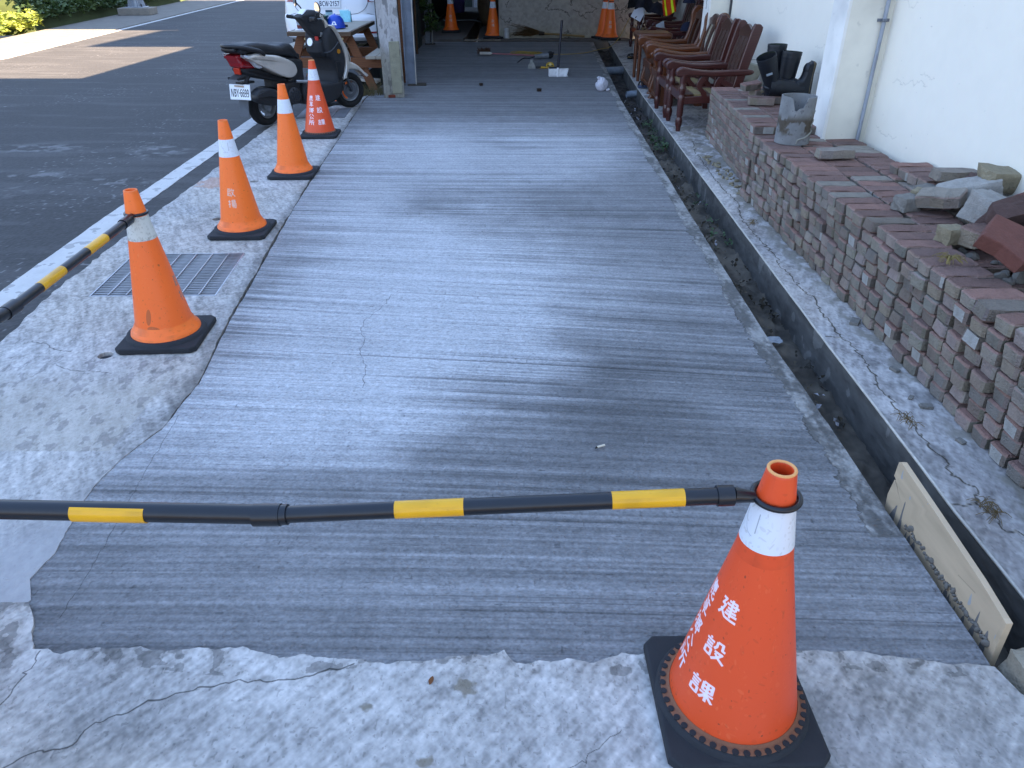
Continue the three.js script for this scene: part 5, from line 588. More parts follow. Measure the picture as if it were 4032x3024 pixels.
// ------------------------------------------------------------------ rubber boots
{
  const rb = mat(0x10161f, 0.5, 'grime', 4, { bump: 0.0004 }), sole = mat(0x6e6450, 0.8, 'rough', 4), inn = mat(0x24301f, 0.9, 'grime', 3);
  const boot = (label, pos, rot, H = 0.42) => {
    const t = thing('rubber_boot', label, 'rubber boot', pos, 0, undefined); t.rotation.set(...rot, 'YXZ');
    part('shaft', [lathe([[0.060, 0.06], [0.062, 0.12], [0.070, 0.2], [0.078, H - 0.09], [0.0795, H - 0.085], [0.0795, H - 0.075], [0.079, H - 0.06], [0.0815, H - 0.055], [0.0815, H - 0.045], [0.0805, H - 0.03], [0.083, H - 0.025], [0.083, H], [0.079, H], [0.066, 0.2], [0.055, 0.1]], 28), tf(ext([[-0.075, 0.03], [-0.07, 0.1], [-0.06, 0.14], [0.06, 0.14], [0.09, 0.10], [0.15, 0.085], [0.20, 0.07], [0.218, 0.045], [0.21, 0.022], [-0.07, 0.022]], 0.105, { curve: 40, bevel: 0.04, seg: 4 }), 0, 0, 0)], rb, t);
    part('toe_cap', tf(new THREE.SphereGeometry(0.05, 16, 10), 0.165, 0.055, 0, 0, 0, 0, [1.1, 0.72, 1.02]), rb, t); part('instep_ribs', [0, 1, 2, 3].map((i) => tf(new THREE.TorusGeometry(0.05 + i * 0.006, 0.003, 6, 20, 3.1), 0.03 - i * 0.012, 0.10 + i * 0.012, 0, 0, Math.PI / 2, 0)), rb, t);
    part('sole', [ext([[-0.082, 0.0], [-0.08, 0.03], [0.0, 0.026], [0.21, 0.03], [0.228, 0.018], [0.2, 0.004], [0.04, 0.012], [0.02, 0]], 0.106, { curve: 30, bevel: 0.01 })], sole, t); part('lining', lathe([[0.001, H - 0.12], [0.077, H - 0.1], [0.0785, H - 0.002]], 24), inn, t); return t;
  };
  boot('black rubber boot standing farthest back against the white wall', [2.33, UP + 0.055, -7.05], [0, -0.4, 0.02], 0.40); boot('black rubber boot standing upright in front of the tallest boot', [2.40, UP + 0.005, -6.93], [0, 0.3, -0.06], 0.405);
  const b3 = boot('black rubber boot leaning to the left with a small pale label', [2.31, UP + 0.045, -6.86], [0, 2.9, -0.42], 0.38); part('label_tag', bx(0.05, 0.018, 0.004, -0.03, 0.25, 0.073, 0, -0.3, 0.0), mat(0x8f9aa2, 0.6, null), b3); b3.rotation.set(0.12, 0.15, 0.44, 'YXZ');
  const b4 = boot('black rubber boot fallen over with its sole turned up beside the pilaster', [2.585, UP + 0.11, -6.83], [0, 0, 1.5], 0.36);
  const bk = thing('white_bucket', 'grimy white plastic bucket tipped against the wall behind the nearest chair', 'bucket', [2.50, 0.40, -8.42], 0); bk.rotation.set(0, 0, -0.22); part('body', lathe([[0.001, 0.004], [0.085, 0], [0.093, 0.09], [0.098, 0.10], [0.112, 0.21], [0.118, 0.212], [0.118, 0.222], [0.108, 0.222], [0.09, 0.09], [0.08, 0.01]], 28), mat(0xb9b7a6, 0.6, 'grime', 3), bk); part('handle', tube([[0.12, 0.2, 0], [0.09, 0.25, 0.09], [0, 0.27, 0.12], [-0.09, 0.25, 0.09], [-0.12, 0.2, 0]], 0.004, 20, 5), mat(0x8c8c86, 0.4, null), bk);
  const wb = thing('wooden_box', 'brown wooden box against the wall below the white bucket', 'box', [2.50, 0, -8.45]); for (let i = 0; i < 3; i++) part('plank', bx(0.30, 0.125, 0.95, 0, 0.068 + i * 0.129, 0, 0, 0, 0, 0.006), mat(0x54331f, 0.7, 'wood', 1), wb); part('lid', bx(0.32, 0.018, 0.98, 0, 0.392, 0, 0, 0, 0, 0.004), mat(0x5d3a24, 0.7, 'wood', 1), wb);
}
// ------------------------------------------------------------------ wooden armchairs
{
  const dark = mat(0x4a201b, 0.32, 'wood', 1.6, { clearcoat: 0.5, clearcoatRoughness: 0.25, bump: 0.0004 }), brown = mat(0x653617, 0.32, 'wood', 1.4, { clearcoat: 0.5, clearcoatRoughness: 0.25, bump: 0.0004 }), seatM = mat(0x85764f, 0.6, 'wood', 1.4), slatM = mat(0x4c342c, 0.35, 'wood', 1.6, { clearcoat: 0.4, clearcoatRoughness: 0.3, bump: 0.0005 }), red = mat(0x401014, 0.28, 'wood', 1.8, { clearcoat: 0.6, clearcoatRoughness: 0.2, bump: 0.0004 });
  const turned = (h) => lathe([[0.022, 0], [0.026, 0.015], [0.026, 0.04], [0.034, 0.06], [0.036, 0.11], [0.03, 0.135], [0.024, 0.145], [0.033, 0.16], [0.035, 0.3], [0.038, 0.335], [0.03, 0.35], [0.026, 0.365], [0.037, 0.4], [0.037, 0.43], [0.025, 0.46], [0.034, 0.48], [0.034, h]], 16);
  const backSlat = (z, w, m, t, b) => part('back_slat', b(z, w), m, t);
  const chair = (label, cz, W, m, sm, kind, x = 1.70) => {
    const t = thing('wooden_armchair', label, 'armchair', [x, 0.006, cz]); const hz = W / 2 - 0.03;
    for (const s of [-1, 1]) {
      if (kind === 'panel') {
        part('end_panel', ext([[0.02, 0], [0.045, 0.05], [0.02, 0.11], [0.05, 0.24], [0.075, 0.36], [0.045, 0.46], [0.0, 0.53], [0.10, 0.56], [0.5, 0.54], [0.60, 0.50], [0.58, 0.25], [0.60, 0], [0.5, 0], [0.42, 0.08], [0.2, 0.08], [0.13, 0]], 0.085, { curve: 70, bevel: 0.014, seg: 3 }).translate(0, 0, s * (hz - 0.012)), m, t);
        part('arm', ext([[-0.06, 0.585], [-0.05, 0.63], [0.02, 0.65], [0.16, 0.622], [0.36, 0.602], [0.62, 0.61], [0.62, 0.56], [0.36, 0.552], [0.14, 0.555], [0.02, 0.535], [-0.04, 0.545]], 0.085, { curve: 60, bevel: 0.02, seg: 4 }).translate(0, 0, s * hz), m, t);
        part('back_post', ext([[0.48, 0.30], [0.56, 0.30], [0.62, 0.45], [0.72, 0.62], [0.745, 0.80], [0.80, 0.93], [0.775, 1.01], [0.70, 1.02], [0.645, 0.95], [0.64, 0.82], [0.60, 0.66], [0.52, 0.5]], 0.05, { curve: 60, bevel: 0.014, seg: 3 }).translate(0, 0, s * hz), m, t);
      } else {
        const lg = part('leg', turned(0.55), m, t); lg.position.set(0.045, 0, s * hz);
        part('arm', ext([[-0.04, 0.565], [-0.035, 0.60], [0.02, 0.625], [0.14, 0.605], [0.34, 0.59], [0.70, 0.605], [0.71, 0.55], [0.34, 0.535], [0.12, 0.545], [0.03, 0.53], [-0.02, 0.535]], 0.065, { curve: 60, bevel: 0.016, seg: 4 }).translate(0, 0, s * hz), m, t);
        part('back_post', ext([[0.60, 0], [0.66, 0], [0.63, 0.26], [0.66, 0.5], [0.765, 0.93], [0.76, 1.0], [0.715, 1.015], [0.67, 0.97], [0.575, 0.55], [0.55, 0.3]], 0.045, { curve: 60, bevel: 0.01, seg: 3 }).translate(0, 0, s * hz), m, t);
        for (const xx of [0.26, 0.44]) part('arm_bracket', ext([[xx, 0.30], [xx + 0.05, 0.30], [xx + 0.035, 0.38], [xx - 0.02, 0.45], [xx + 0.04, 0.54], [xx - 0.03, 0.54], [xx - 0.075, 0.45], [xx - 0.02, 0.37]], 0.028, { curve: 40, bevel: 0.005 }).translate(0, 0, s * hz), m, t);
      }
      part('seat_rail', bx(0.56, 0.075, 0.03, 0.32, 0.315, s * (hz - 0.002), 0, 0, 0.05, 0.008), m, t);
    }
    part('seat_apron', bx(0.035, 0.09, W - 0.1, 0.05, 0.335, 0, 0, 0, 0, 0.01), m, t); if (kind === 'panel') { part('inset_panel', bx(0.02, 0.2, W - 0.1, 0.075, 0.2, 0, 0, 0, 0, 0.004), slatM, t); part('stretcher', bx(0.035, 0.05, W - 0.1, 0.06, 0.09, 0, 0, 0, 0, 0.01), m, t); }
    const ns = 5; for (let i = 0; i < ns; i++) part('seat_slat', bx(0.088, 0.018, W - 0.09, 0.12 + i * 0.1, 0.362 - i * 0.007, 0, 0, 0, 0, 0.004), i % 2 ? seatM : sm, t);
    part('back_rail', bx(0.03, 0.06, W - 0.08, 0.60, 0.41, 0, 0, 0, -0.25, 0.008), m, t);
    const crest = ext(Array.from({ length: 17 }, (_, i) => { const u = i / 16 - 0.5; return [u * (W - 0.09), 0.045 + 0.03 * Math.cos(u * 6.28)]; }).concat([[(W - 0.09) / 2, -0.06], [0, -0.045], [-(W - 0.09) / 2, -0.06]]), 0.03, { bevel: 0.006 }); part('crest_rail', tf(crest, 0.712, 0.925, 0, 0, Math.PI / 2, 0).translate(0, 0, 0), sm, t);
    const slat = (z, w) => { const g = new THREE.BoxGeometry(0.016, 0.5, w, 1, 8, 1), p = g.attributes.position; for (let i = 0; i < p.count; i++) { const v = p.getY(i) / 0.5 + 0.5; p.setXYZ(i, p.getX(i) + 0.605 + v * 0.105 - 0.02 * Math.sin(v * 3.14), 0.42 + v * 0.475, z + p.getZ(i) * (1 - 0.25 * Math.sin(v * 3.14))); } g.computeVertexNormals(); return g; };
    const n = kind === 'panel' ? 3 : 4; for (let i = 0; i < n; i++) { const z = (i / (n - 1) - 0.5) * (W - 0.2); part('back_slat', slat(z, i === 0 || i === n - 1 ? 0.055 : 0.12), slatM, t); }
    if (kind === 'carved') for (const s of [-1, 1]) part('carved_tracery', [tf(new THREE.TorusGeometry(0.055, 0.010, 6, 18), 0.24, 0.46, s * hz), tf(new THREE.TorusGeometry(0.045, 0.010, 6, 18), 0.35, 0.45, s * hz), tf(new THREE.TorusGeometry(0.03, 0.009, 6, 16), 0.29, 0.40, s * hz), cyl([0.15, 0.38, s * hz], [0.5, 0.52, s * hz], 0.009)], m, t);
    return t;
  };
  const ch = [chair('dark wooden armchair with turned legs, nearest the brick stacks', -8.32, 0.62, dark, slatM, 'turned'), chair('dark wooden armchair with turned legs, second from the brick stacks', -9.08, 0.64, dark, slatM, 'turned'), chair('brown wooden armchair with solid curved sides, right beside the dark chairs', -9.84, 0.64, brown, slatM, 'panel', 1.74), chair('brown wooden armchair with solid curved sides, farther from the brick stacks', -10.78, 0.70, brown, slatM, 'panel', 1.78)];
  chair('carved dark red armchair behind the brown chairs, with a safety vest over it', -12.75, 0.66, red, red, 'carved', 2.22); chair('carved dark red armchair farthest back on the ledge, with clothes and papers', -15.95, 0.92, red, red, 'carved', 2.36); chair('carved dark red armchair under the cap, between the other two carved chairs', -14.2, 0.7, red, red, 'carved', 2.42);
  const st = thing('side_table', 'brown wooden side table with a rounded thick top between the brown and carved chairs', 'side table', [2.05, 0.006, -11.82]); part('top', bx(0.5, 0.09, 0.5, 0, 0.6, 0, 0, 0, 0, 0.04), brown, st); for (const [x, z] of [[-0.2, -0.2], [0.2, -0.2], [-0.2, 0.2], [0.2, 0.2]]) part('leg', cyl([x, 0, z], [x, 0.56, z], 0.022, 0.03, 10), brown, st);
  // clothes and small things on the carved chairs
  const cloth = (name, label, cat, w, h, pos, rot, m, amp = 0.03, seed = 1, grp) => { const g = new THREE.PlaneGeometry(w, h, 24, 24), p = g.attributes.position; for (let i = 0; i < p.count; i++) { const x = p.getX(i), y = p.getY(i), f = fbm(x * 6 + seed * 9, y * 3 + seed, 3) - 0.5, drop = Math.pow(Math.abs(y / h + 0.5), 2); p.setXYZ(i, x + 0.05 * f, y * (0.92 + 0.12 * f) - 0.02 * Math.sin(x * 14 + seed), amp * 2.2 * f + 0.02 * Math.sin(x * 26 + seed * 3) - drop * 0.05); } g.computeVertexNormals(); const b = g.clone(); b.translate(0, 0, -0.006); const o = part(numbered(name), [g, b], m, scene); o.material.side = THREE.DoubleSide; o.position.set(...pos); o.rotation.set(...rot, 'YXZ'); o.userData = { label, category: cat }; return o; };
  const fab = (hex) => mat(hex, 0.95, 'rough', 12, { side: THREE.DoubleSide });
  const vest = cloth('safety_vest', 'orange safety vest with yellow reflective strips hanging over a carved chair', 'safety vest', 0.22, 0.36, [2.74, 0.88, -14.45], [-0.35, -0.35, 0.25], fab(0xe04a18), 0.05, 2);
  for (const [x, w] of [[0.06, 0.04], [-0.06, 0.03]]) { const g = new THREE.PlaneGeometry(w, 0.36, 4, 24), p = g.attributes.position; for (let i = 0; i < p.count; i++) { const xx = p.getX(i) + x, y = p.getY(i), f = fbm(xx * 6 + 18, y * 3 + 2, 3) - 0.5; p.setXYZ(i, xx + 0.05 * f, y * (0.92 + 0.12 * f) - 0.02 * Math.sin(xx * 14 + 2), 0.11 * f + 0.02 * Math.sin(xx * 26 + 6) - Math.pow(Math.abs(y / 0.36 + 0.5), 2) * 0.05 + 0.008); } g.computeVertexNormals(); part('reflective_strip', g, mat(0xd8f000, 0.5, null, 1, { side: THREE.DoubleSide }), vest); }
  cloth('jacket', 'black jacket draped over the left side of the farthest carved chair', 'jacket', 0.3, 0.42, [2.42, 0.92, -16.1], [-0.2, -0.6, 0], fab(0x0f1119), 0.08, 4); cloth('cloth', 'dark navy cloth lying across the carved chairs under the vest', 'cloth', 0.55, 0.3, [2.56, 0.82, -15.2], [-0.75, -0.2, -0.25], fab(0x1a1c2c), 0.08, 6); cloth('shirt', 'grey-brown shirt hanging behind the navy cloth', 'shirt', 0.4, 0.4, [2.72, 1.02, -16.0], [-0.15, -0.3, 0], fab(0x585a50), 0.06, 8);
  const vest2 = cloth('safety_vest', 'orange and yellow safety vest bundled on the seats between the chair arms', 'safety vest', 0.4, 0.3, [2.12, 0.44, -9.95], [-1.35, 0.3, 0.1], fab(0xe65022), 0.05, 3); part('reflective_strip', bx(0.06, 0.26, 0.03, -0.08, 0, 0.03, 0, 0, 0.2, 0.01), mat(0xd8f000, 0.5, null, 1, { side: THREE.DoubleSide }), vest2);
  cloth('clear_bag', 'crumpled clear plastic bag hanging from a carved chair arm', 'plastic bag', 0.14, 0.18, [2.42, 0.60, -13.3], [-0.2, -0.3, 0.3], mat(0xcfd6dc, 0.25, null, 1, { transmission: 0.6, side: THREE.DoubleSide }), 0.06, 9);
  const cap = thing('baseball_cap', 'dark navy cap resting on top of a carved chair back', 'cap', [2.78, 0.965, -13.0], 2.6), nv = mat(0x141c38, 0.9, 'rough', 10); part('crown', tf(new THREE.SphereGeometry(0.09, 20, 10, 0, 6.283, 0, 1.6), 0, 0, 0, 0, 0, 0, [1.1, 0.95, 0.95]), nv, cap); part('visor', tf(ext([[-0.07, 0], [-0.05, 0.07], [0, 0.09], [0.05, 0.07], [0.07, 0]], 0.006, { curve: 24, bevel: 0.002 }), 0.07, 0.012, 0, -1.4, Math.PI / 2, 0), nv, cap);
  const cap2 = thing('baseball_cap', 'dark navy cap lying on the arm of the carved chair next to the brown chairs', 'cap', [2.66, 0.62, -12.4], 0.5); part('crown', tf(new THREE.SphereGeometry(0.10, 20, 10, 0, 6.283, 0, 1.6), 0, 0, 0, 0, 0, 0, [1.0, 1.2, 0.95]), nv, cap2); part('visor', tf(ext([[-0.07, 0], [-0.05, 0.07], [0, 0.09], [0.05, 0.07], [0.07, 0]], 0.006, { curve: 24, bevel: 0.002 }), 0.08, 0.01, 0, -1.2, Math.PI / 2, 0), nv, cap2);
  const pp = solo('paper_sheet', 'white sheet of paper hanging over the arm of the farthest carved chair', 'paper', bx(0.21, 0.30, 0.003, 2.40, 0.70, -15.5, -0.25, -0.3, -0.45), mat(0xdfe3ee, 0.85, null));
  const cg = thing('power_adapter', 'white charger with cable lying on the arm of a carved chair', 'charger', [2.62, 0.66, -15.5], 0.3); part('brick', bx(0.2, 0.03, 0.06, 0, 0.015, 0, 0, 0, 0, 0.01), mat(0xd5d8da, 0.4, null), cg); part('plug', bx(0.05, 0.06, 0.04, -0.14, 0.03, 0, 0, 0, 0.3, 0.01), mat(0xd5d8da, 0.4, null), cg); part('cable', tube([[-0.15, 0.05, 0.02], [-0.17, -0.1, 0.05], [-0.24, -0.28, 0.06], [-0.35, -0.5, 0.1], [-0.42, -0.64, 0.2], [-0.52, -0.645, 0.2]], 0.005, 30, 5), mat(0xb9bcc0, 0.5, null), cg);
  const sandal = (label, x, z, ry, col) => { const t = thing('sandal', label, 'sandal', [x, 0.008, z], ry); part('sole', ext([[-0.13, -0.03], [-0.08, -0.045], [0.05, -0.05], [0.13, -0.03], [0.14, 0.01], [0.1, 0.045], [0, 0.035], [-0.1, 0.04]], 0.03, { curve: 36, bevel: 0.008 }).rotateX(-Math.PI / 2).translate(0, 0.018, 0), mat(col, 0.8, 'rough', 6), t); part('strap', [tf(new THREE.TorusGeometry(0.045, 0.012, 8, 18, 3.14), 0.05, 0.03, 0, 0, Math.PI / 2, 0, [1, 1, 2.2]), tf(new THREE.TorusGeometry(0.045, 0.010, 8, 18, 3.14), -0.08, 0.03, 0, 0, Math.PI / 2, 0, [1, 1.2, 1])], mat(0x14161a, 0.7, 'rough', 6), t); return t; };
  const s1 = sandal('black sandal with a tan insole on the ledge in front of the carved chairs', 2.13, -14.35, 1.2, 0x17181c); part('insole', bx(0.07, 0.004, 0.06, -0.09, 0.036, 0), mat(0x9a7a4a, 0.8, null), s1); sandal('black sandal half hidden behind the front one', 2.27, -14.4, 1.3, 0x17181c); sandal('grey-blue slipper under the brown armchair', 1.86, -10.98, 0.5, 0x4d5a78);
  rubble('crumpled white scrap on the ledge beside the brown chair', 31, [0.07, 0.04, 0.05], 2.0, 0.02, -12.75, 0, 0, 0, mat(0xd8dade, 0.8, null));
}
// ------------------------------------------------------------------ traffic cones
const CONE = {};
{
  const body = (base, draw, seed) => canvasMap(1024, 512, (c, W, H) => { c.fillStyle = base; c.fillRect(0, 0, W, H); const R = rng(seed); for (let i = 0; i < 900; i++) { c.fillStyle = R() < 0.6 ? `rgba(70,30,15,${0.03 + 0.07 * R()})` : `rgba(255,200,170,${0.04 + 0.08 * R()})`; c.beginPath(); c.ellipse(R() * W, R() * H, 1 + R() * R() * 14, 1 + R() * R() * 8, R() * 3, 0, 7); c.fill(); } for (let i = 0; i < 60; i++) { c.fillStyle = `rgba(60,40,30,${0.15 + 0.3 * R()})`; c.beginPath(); c.ellipse(R() * W, H - Math.pow(R(), 2) * H, 1 + R() * 4, 1 + R() * 3, R() * 3, 0, 7); c.fill(); } draw(c, W, H); });
  const write = (c, list, col) => { c.strokeStyle = col; for (const [id, x, y, s] of list) { c.save(); c.translate(x, y); c.scale(1.45, 1); glyph(c, id, 0, 0, s, 11); c.restore(); } };
  const A = body('#df4f22', (c) => write(c, [['lu', 405, 112, 58], ['cao', 405, 176, 58], ['xiang', 405, 240, 58], ['gong', 405, 304, 58], ['suo', 405, 368, 58], ['jian', 530, 108, 64], ['she', 530, 236, 62], ['ke', 530, 364, 62]], 'rgba(238,226,236,0.92)'), 5);
  const B = body('#ff7420', (c) => write(c, [['qi', 470, 210, 60], ['yang', 470, 290, 60]], 'rgba(222,205,208,0.7)'), 6);
  const smudge = body('#fb6d22', (c) => { write(c, [['qi', 470, 210, 60], ['yang', 470, 290, 60]], 'rgba(150,120,115,0.8)'); c.fillStyle = 'rgba(90,60,45,0.35)'; for (const [x, y, a, b] of [[215, 390, 16, 44], [235, 460, 40, 20], [190, 470, 22, 14], [380, 130, 10, 6], [90, 300, 8, 10]]) { c.beginPath(); c.ellipse(x, y, a, b, 0.2, 0, 7); c.fill(); } }, 7);
  const rubber = mat(0x24272c, 0.85, 'grime', 3, { bump: 0.0008 }), std = (m) => new THREE.MeshStandardMaterial({ map: m, roughness: 0.42, bumpMap: TILE.grime.bump, bumpScale: 0.0002 });
  let slope = 0.165; const r = (y) => y > 0.5 ? 0.061 - 0.15 * (y - 0.5) : 0.061 + slope * (0.5 - y), lin = (a, b, n) => Array.from({ length: n + 1 }, (_, i) => { const y = lerp(a, b, i / n); return [r(y), y]; });
  const keep = (g) => { g = nonIdx(g); g.userData.keep = true; return g; };
  const band = canvasMap(512, 128, (c, W, H) => { c.fillStyle = '#d7dde4'; c.fillRect(0, 0, W, H); const R = rng(8); for (let i = 0; i < 120; i++) { c.fillStyle = `rgba(120,115,110,${0.05 + 0.12 * R()})`; c.beginPath(); c.ellipse(R() * W, R() * H, 1 + R() * 12, 1 + R() * 5, R() * 3, 0, 7); c.fill(); } c.strokeStyle = 'rgba(150,160,170,0.8)'; c.lineWidth = 2; c.beginPath(); c.moveTo(190, 0); c.quadraticCurveTo(215, 90, 262, 92); c.stroke(); c.fillStyle = 'rgba(110,115,120,0.5)'; c.fillRect(268, 20, 4, 60); });
  const bandOld = canvasMap(512, 128, (c, W, H) => { c.fillStyle = '#c9c9c0'; c.fillRect(0, 0, W, H); const R = rng(9); for (let i = 0; i < 260; i++) { c.fillStyle = `rgba(90,85,75,${0.06 + 0.16 * R()})`; c.beginPath(); c.ellipse(R() * W, R() < 0.5 ? H - R() * 16 : R() * H, 1 + R() * 12, 1 + R() * 5, R() * 3, 0, 7); c.fill(); } });
  const build = (label, pos, kind, map, turn, plateTurn, group) => {
    slope = kind === 'A' ? 0.2 : 0.165; const B0 = kind === 'A' ? 0.535 : 0.5, B1 = kind === 'A' ? 0.635 : 0.605; const t = thing('traffic_cone', label, 'traffic cone', pos, plateTurn, group), base = part('base_plate', [tf(ext([[-0.16, -0.185], [0.16, -0.185], [0.185, -0.16], [0.185, 0.16], [0.16, 0.185], [-0.16, 0.185], [-0.185, 0.16], [-0.185, -0.16]], 0.03, { bevel: 0.008, seg: 3 }), 0, 0.0155, 0, Math.PI / 2, 0, 0), lathe([[0.184, 0.028], [0.178, 0.04], [0.168, 0.046], [0.15, 0.046]], 44)], rubber, t);
    const b = part('cone_body', keep(lathe([...lin(0.05, 0.5, 24)], 48)), std(map), t); b.rotation.y = turn - plateTurn;
    const oc = kind === 'A' ? 0xdf4f22   : 0xff7420, om = mat(oc, 0.42, 'grime', 2, { bump: 0.0002 });
    part('flange', lathe(kind === 'A' ? [[0.171, 0.041], [0.171, 0.047], [0.158, 0.0475], [r(0.055) + 0.001, 0.055]] : [[0.158, 0.046], [0.155, 0.058], [0.145, 0.068], [0.138, 0.08], [r(0.10) + 0.001, 0.10]], 44), kind === 'A' ? mat(0x85563c, 0.75, 'rough', 5) : om, t);
    if (kind === 'A') part('flange_holes', Array.from({ length: 42 }, (_, i) => tf(new THREE.CylinderGeometry(0.0078, 0.0078, 0.004, 10), 0.1665 * Math.cos(i * 0.1496), 0.0475, 0.1665 * Math.sin(i * 0.1496))), rubber, t);
    const rb = part('reflective_band', keep(lathe(lin(B0, B1, 4).map(([a, y]) => [a + 0.0008, y]), 44)), new THREE.MeshStandardMaterial({ map: map === smudge ? bandOld : band, roughness: 0.35 }), t); rb.rotation.y = turn - plateTurn + 0.25;
    part('cone_tip', lathe([...lin(0.5, 0.705, 8), [r(0.705) - 0.001, 0.712], [r(0.705) - 0.005, 0.715], [r(0.705) - 0.009, 0.711], [r(0.705) - 0.009, 0.69], [r(0.6) - 0.006, 0.6], [0.05, 0.5]], 36), om, t);
    part('tip_rim', tf(new THREE.TorusGeometry(r(0.705) - 0.004, 0.0035, 8, 30), 0, 0.713, 0, Math.PI / 2, 0, 0), mat(kind === 'A' ? 0xe0a060 : 0xef7a3a, 0.6, null), t);
    return t;
  };
  const PI = Math.PI;
  build('large red-orange cone with white characters in the right foreground, holding the barrier bar', [0.535, 0.009, -1.175], 'A', A, PI - 1.34, 0.02);
  build('scuffed orange cone nearest the camera in the left row, holding a bar', [-1.665, 0.003, -3.2], 'B', smudge, PI + 1.75, 0.06);
  build('orange cone with two white characters, second in the left row', [-1.80, 0.003, -4.78], 'B', B, PI + 0.0, 0.03); build('plain orange cone third in the left row, in front of the lettered one', [-1.84, 0.003, -6.27], 'B', B, 0.2, 0.03);
  build('red-orange cone with two columns of white characters, beside the scooter', [-1.97, 0.003, -7.84], 'A', A, PI + 0.05, 0.05);
  build('orange cone hidden behind the scooter front wheel', [-2.14, 0.003, -9.78], 'B', B, 0.3, 0.05);
  const c7 = build('cone at the far left by the alley, beside the dark screen', [-1.43, 0.05, -19.15], 'B', B, PI + 0.05, 0.05), c8 = build('cone standing by the far drain grating in front of the clay jar', [-0.42, 0.02, -18.12], 'B', B, PI, 0.02);
  const f1 = build('front one of the two cones standing together at the rear wall', [2.13, 0.02, -17.72], 'B', B, PI - 0.1, 0.04), f2 = build('back one of the two cones standing together, half hidden at the rear wall', [2.03, 0.02, -17.97], 'B', B, 0.4, 0.3);
  for (const f of [c7, c8, f1, f2]) f.scale.setScalar(1.19);
  for (const f of [f1, f2]) part('neck_band', tf(new THREE.TorusGeometry(0.049, 0.005, 8, 26), 0, 0.625, 0, PI / 2, 0, 0), mat(0x101216, 0.6, null), f);
  build('cone out at the left carrying the other ends of both barrier bars', [-1.62, 0.009, -1.2], 'B', B, 0, 0.0);
  // retractable barrier bars
  const blk = mat(0x10151d, 0.32, 'grime', 3, { bump: 0.0001 }), yel = mat(0xe2a90c, 0.3, 'grime', 2, { bump: 0.0001 });
  const bar = (label, a, mid, b, ringC, ringEnd, fr, collars) => {
    const t = thing('barrier_bar', label, 'barrier bar'), at = (s) => s <= 1 ? a.map((v, i) => lerp(v, mid[i], s)) : mid.map((v, i) => lerp(v, b[i], s - 1));
    part('thin_tube', cyl(a, mid, 0.0175, 0.0175, 24), blk, t); part('thick_tube', cyl(at(0.97), b, 0.0205, 0.0205, 24), blk, t);
    for (const [p, q] of fr) part('yellow_sleeve', cyl(at(p), at(q), (p < 1 ? 0.0175 : 0.0205) + 0.0008, (p < 1 ? 0.0175 : 0.0205) + 0.0008, 24), yel, t);
    for (const [p, q, r] of collars) part('collar', cyl(at(p), at(q), r, r, 24), blk, t);
    const d = V(...a).sub(V(...ringC)).setY(0).normalize(); part('ring', [tf(new THREE.TorusGeometry(0.046, 0.0065, 10, 32), ringC[0], ringC[1], ringC[2], PI / 2, 0, 0), cyl([ringC[0] + d.x * 0.047, ringC[1], ringC[2] + d.z * 0.047], a, 0.012, 0.017, 14)], blk, t);
    if (ringEnd) part('ring', [tf(new THREE.TorusGeometry(0.046, 0.0065, 10, 32), ...ringEnd, PI / 2, 0, 0)], blk, t);
    return t;
  };
  bar('black and yellow telescopic barrier bar across the foreground, looped on the large cone', [0.445, 0.662, -1.168], [-0.50, 0.612, -1.165], [-1.57, 0.62, -1.19], [0.535, 0.655, -1.175], [-1.62, 0.62, -1.2], [[0.104, 0.258], [0.574, 0.722], [1.23, 1.372]], [[0.0, 0.035, 0.0215], [0.97, 1.025, 0.0235], [0.955, 0.985, 0.0215]]);
  bar('black and yellow telescopic barrier bar looped on the nearest cone of the left row', [-1.66, 0.612, -3.12], [-1.64, 0.60, -2.20], [-1.62, 0.64, -1.26], [-1.665, 0.617, -3.2], [-1.62, 0.645, -1.2], [[0.255, 0.425], [0.63, 0.80]], [[0.0, 0.075, 0.0215], [0.96, 1.03, 0.0235]]);
}
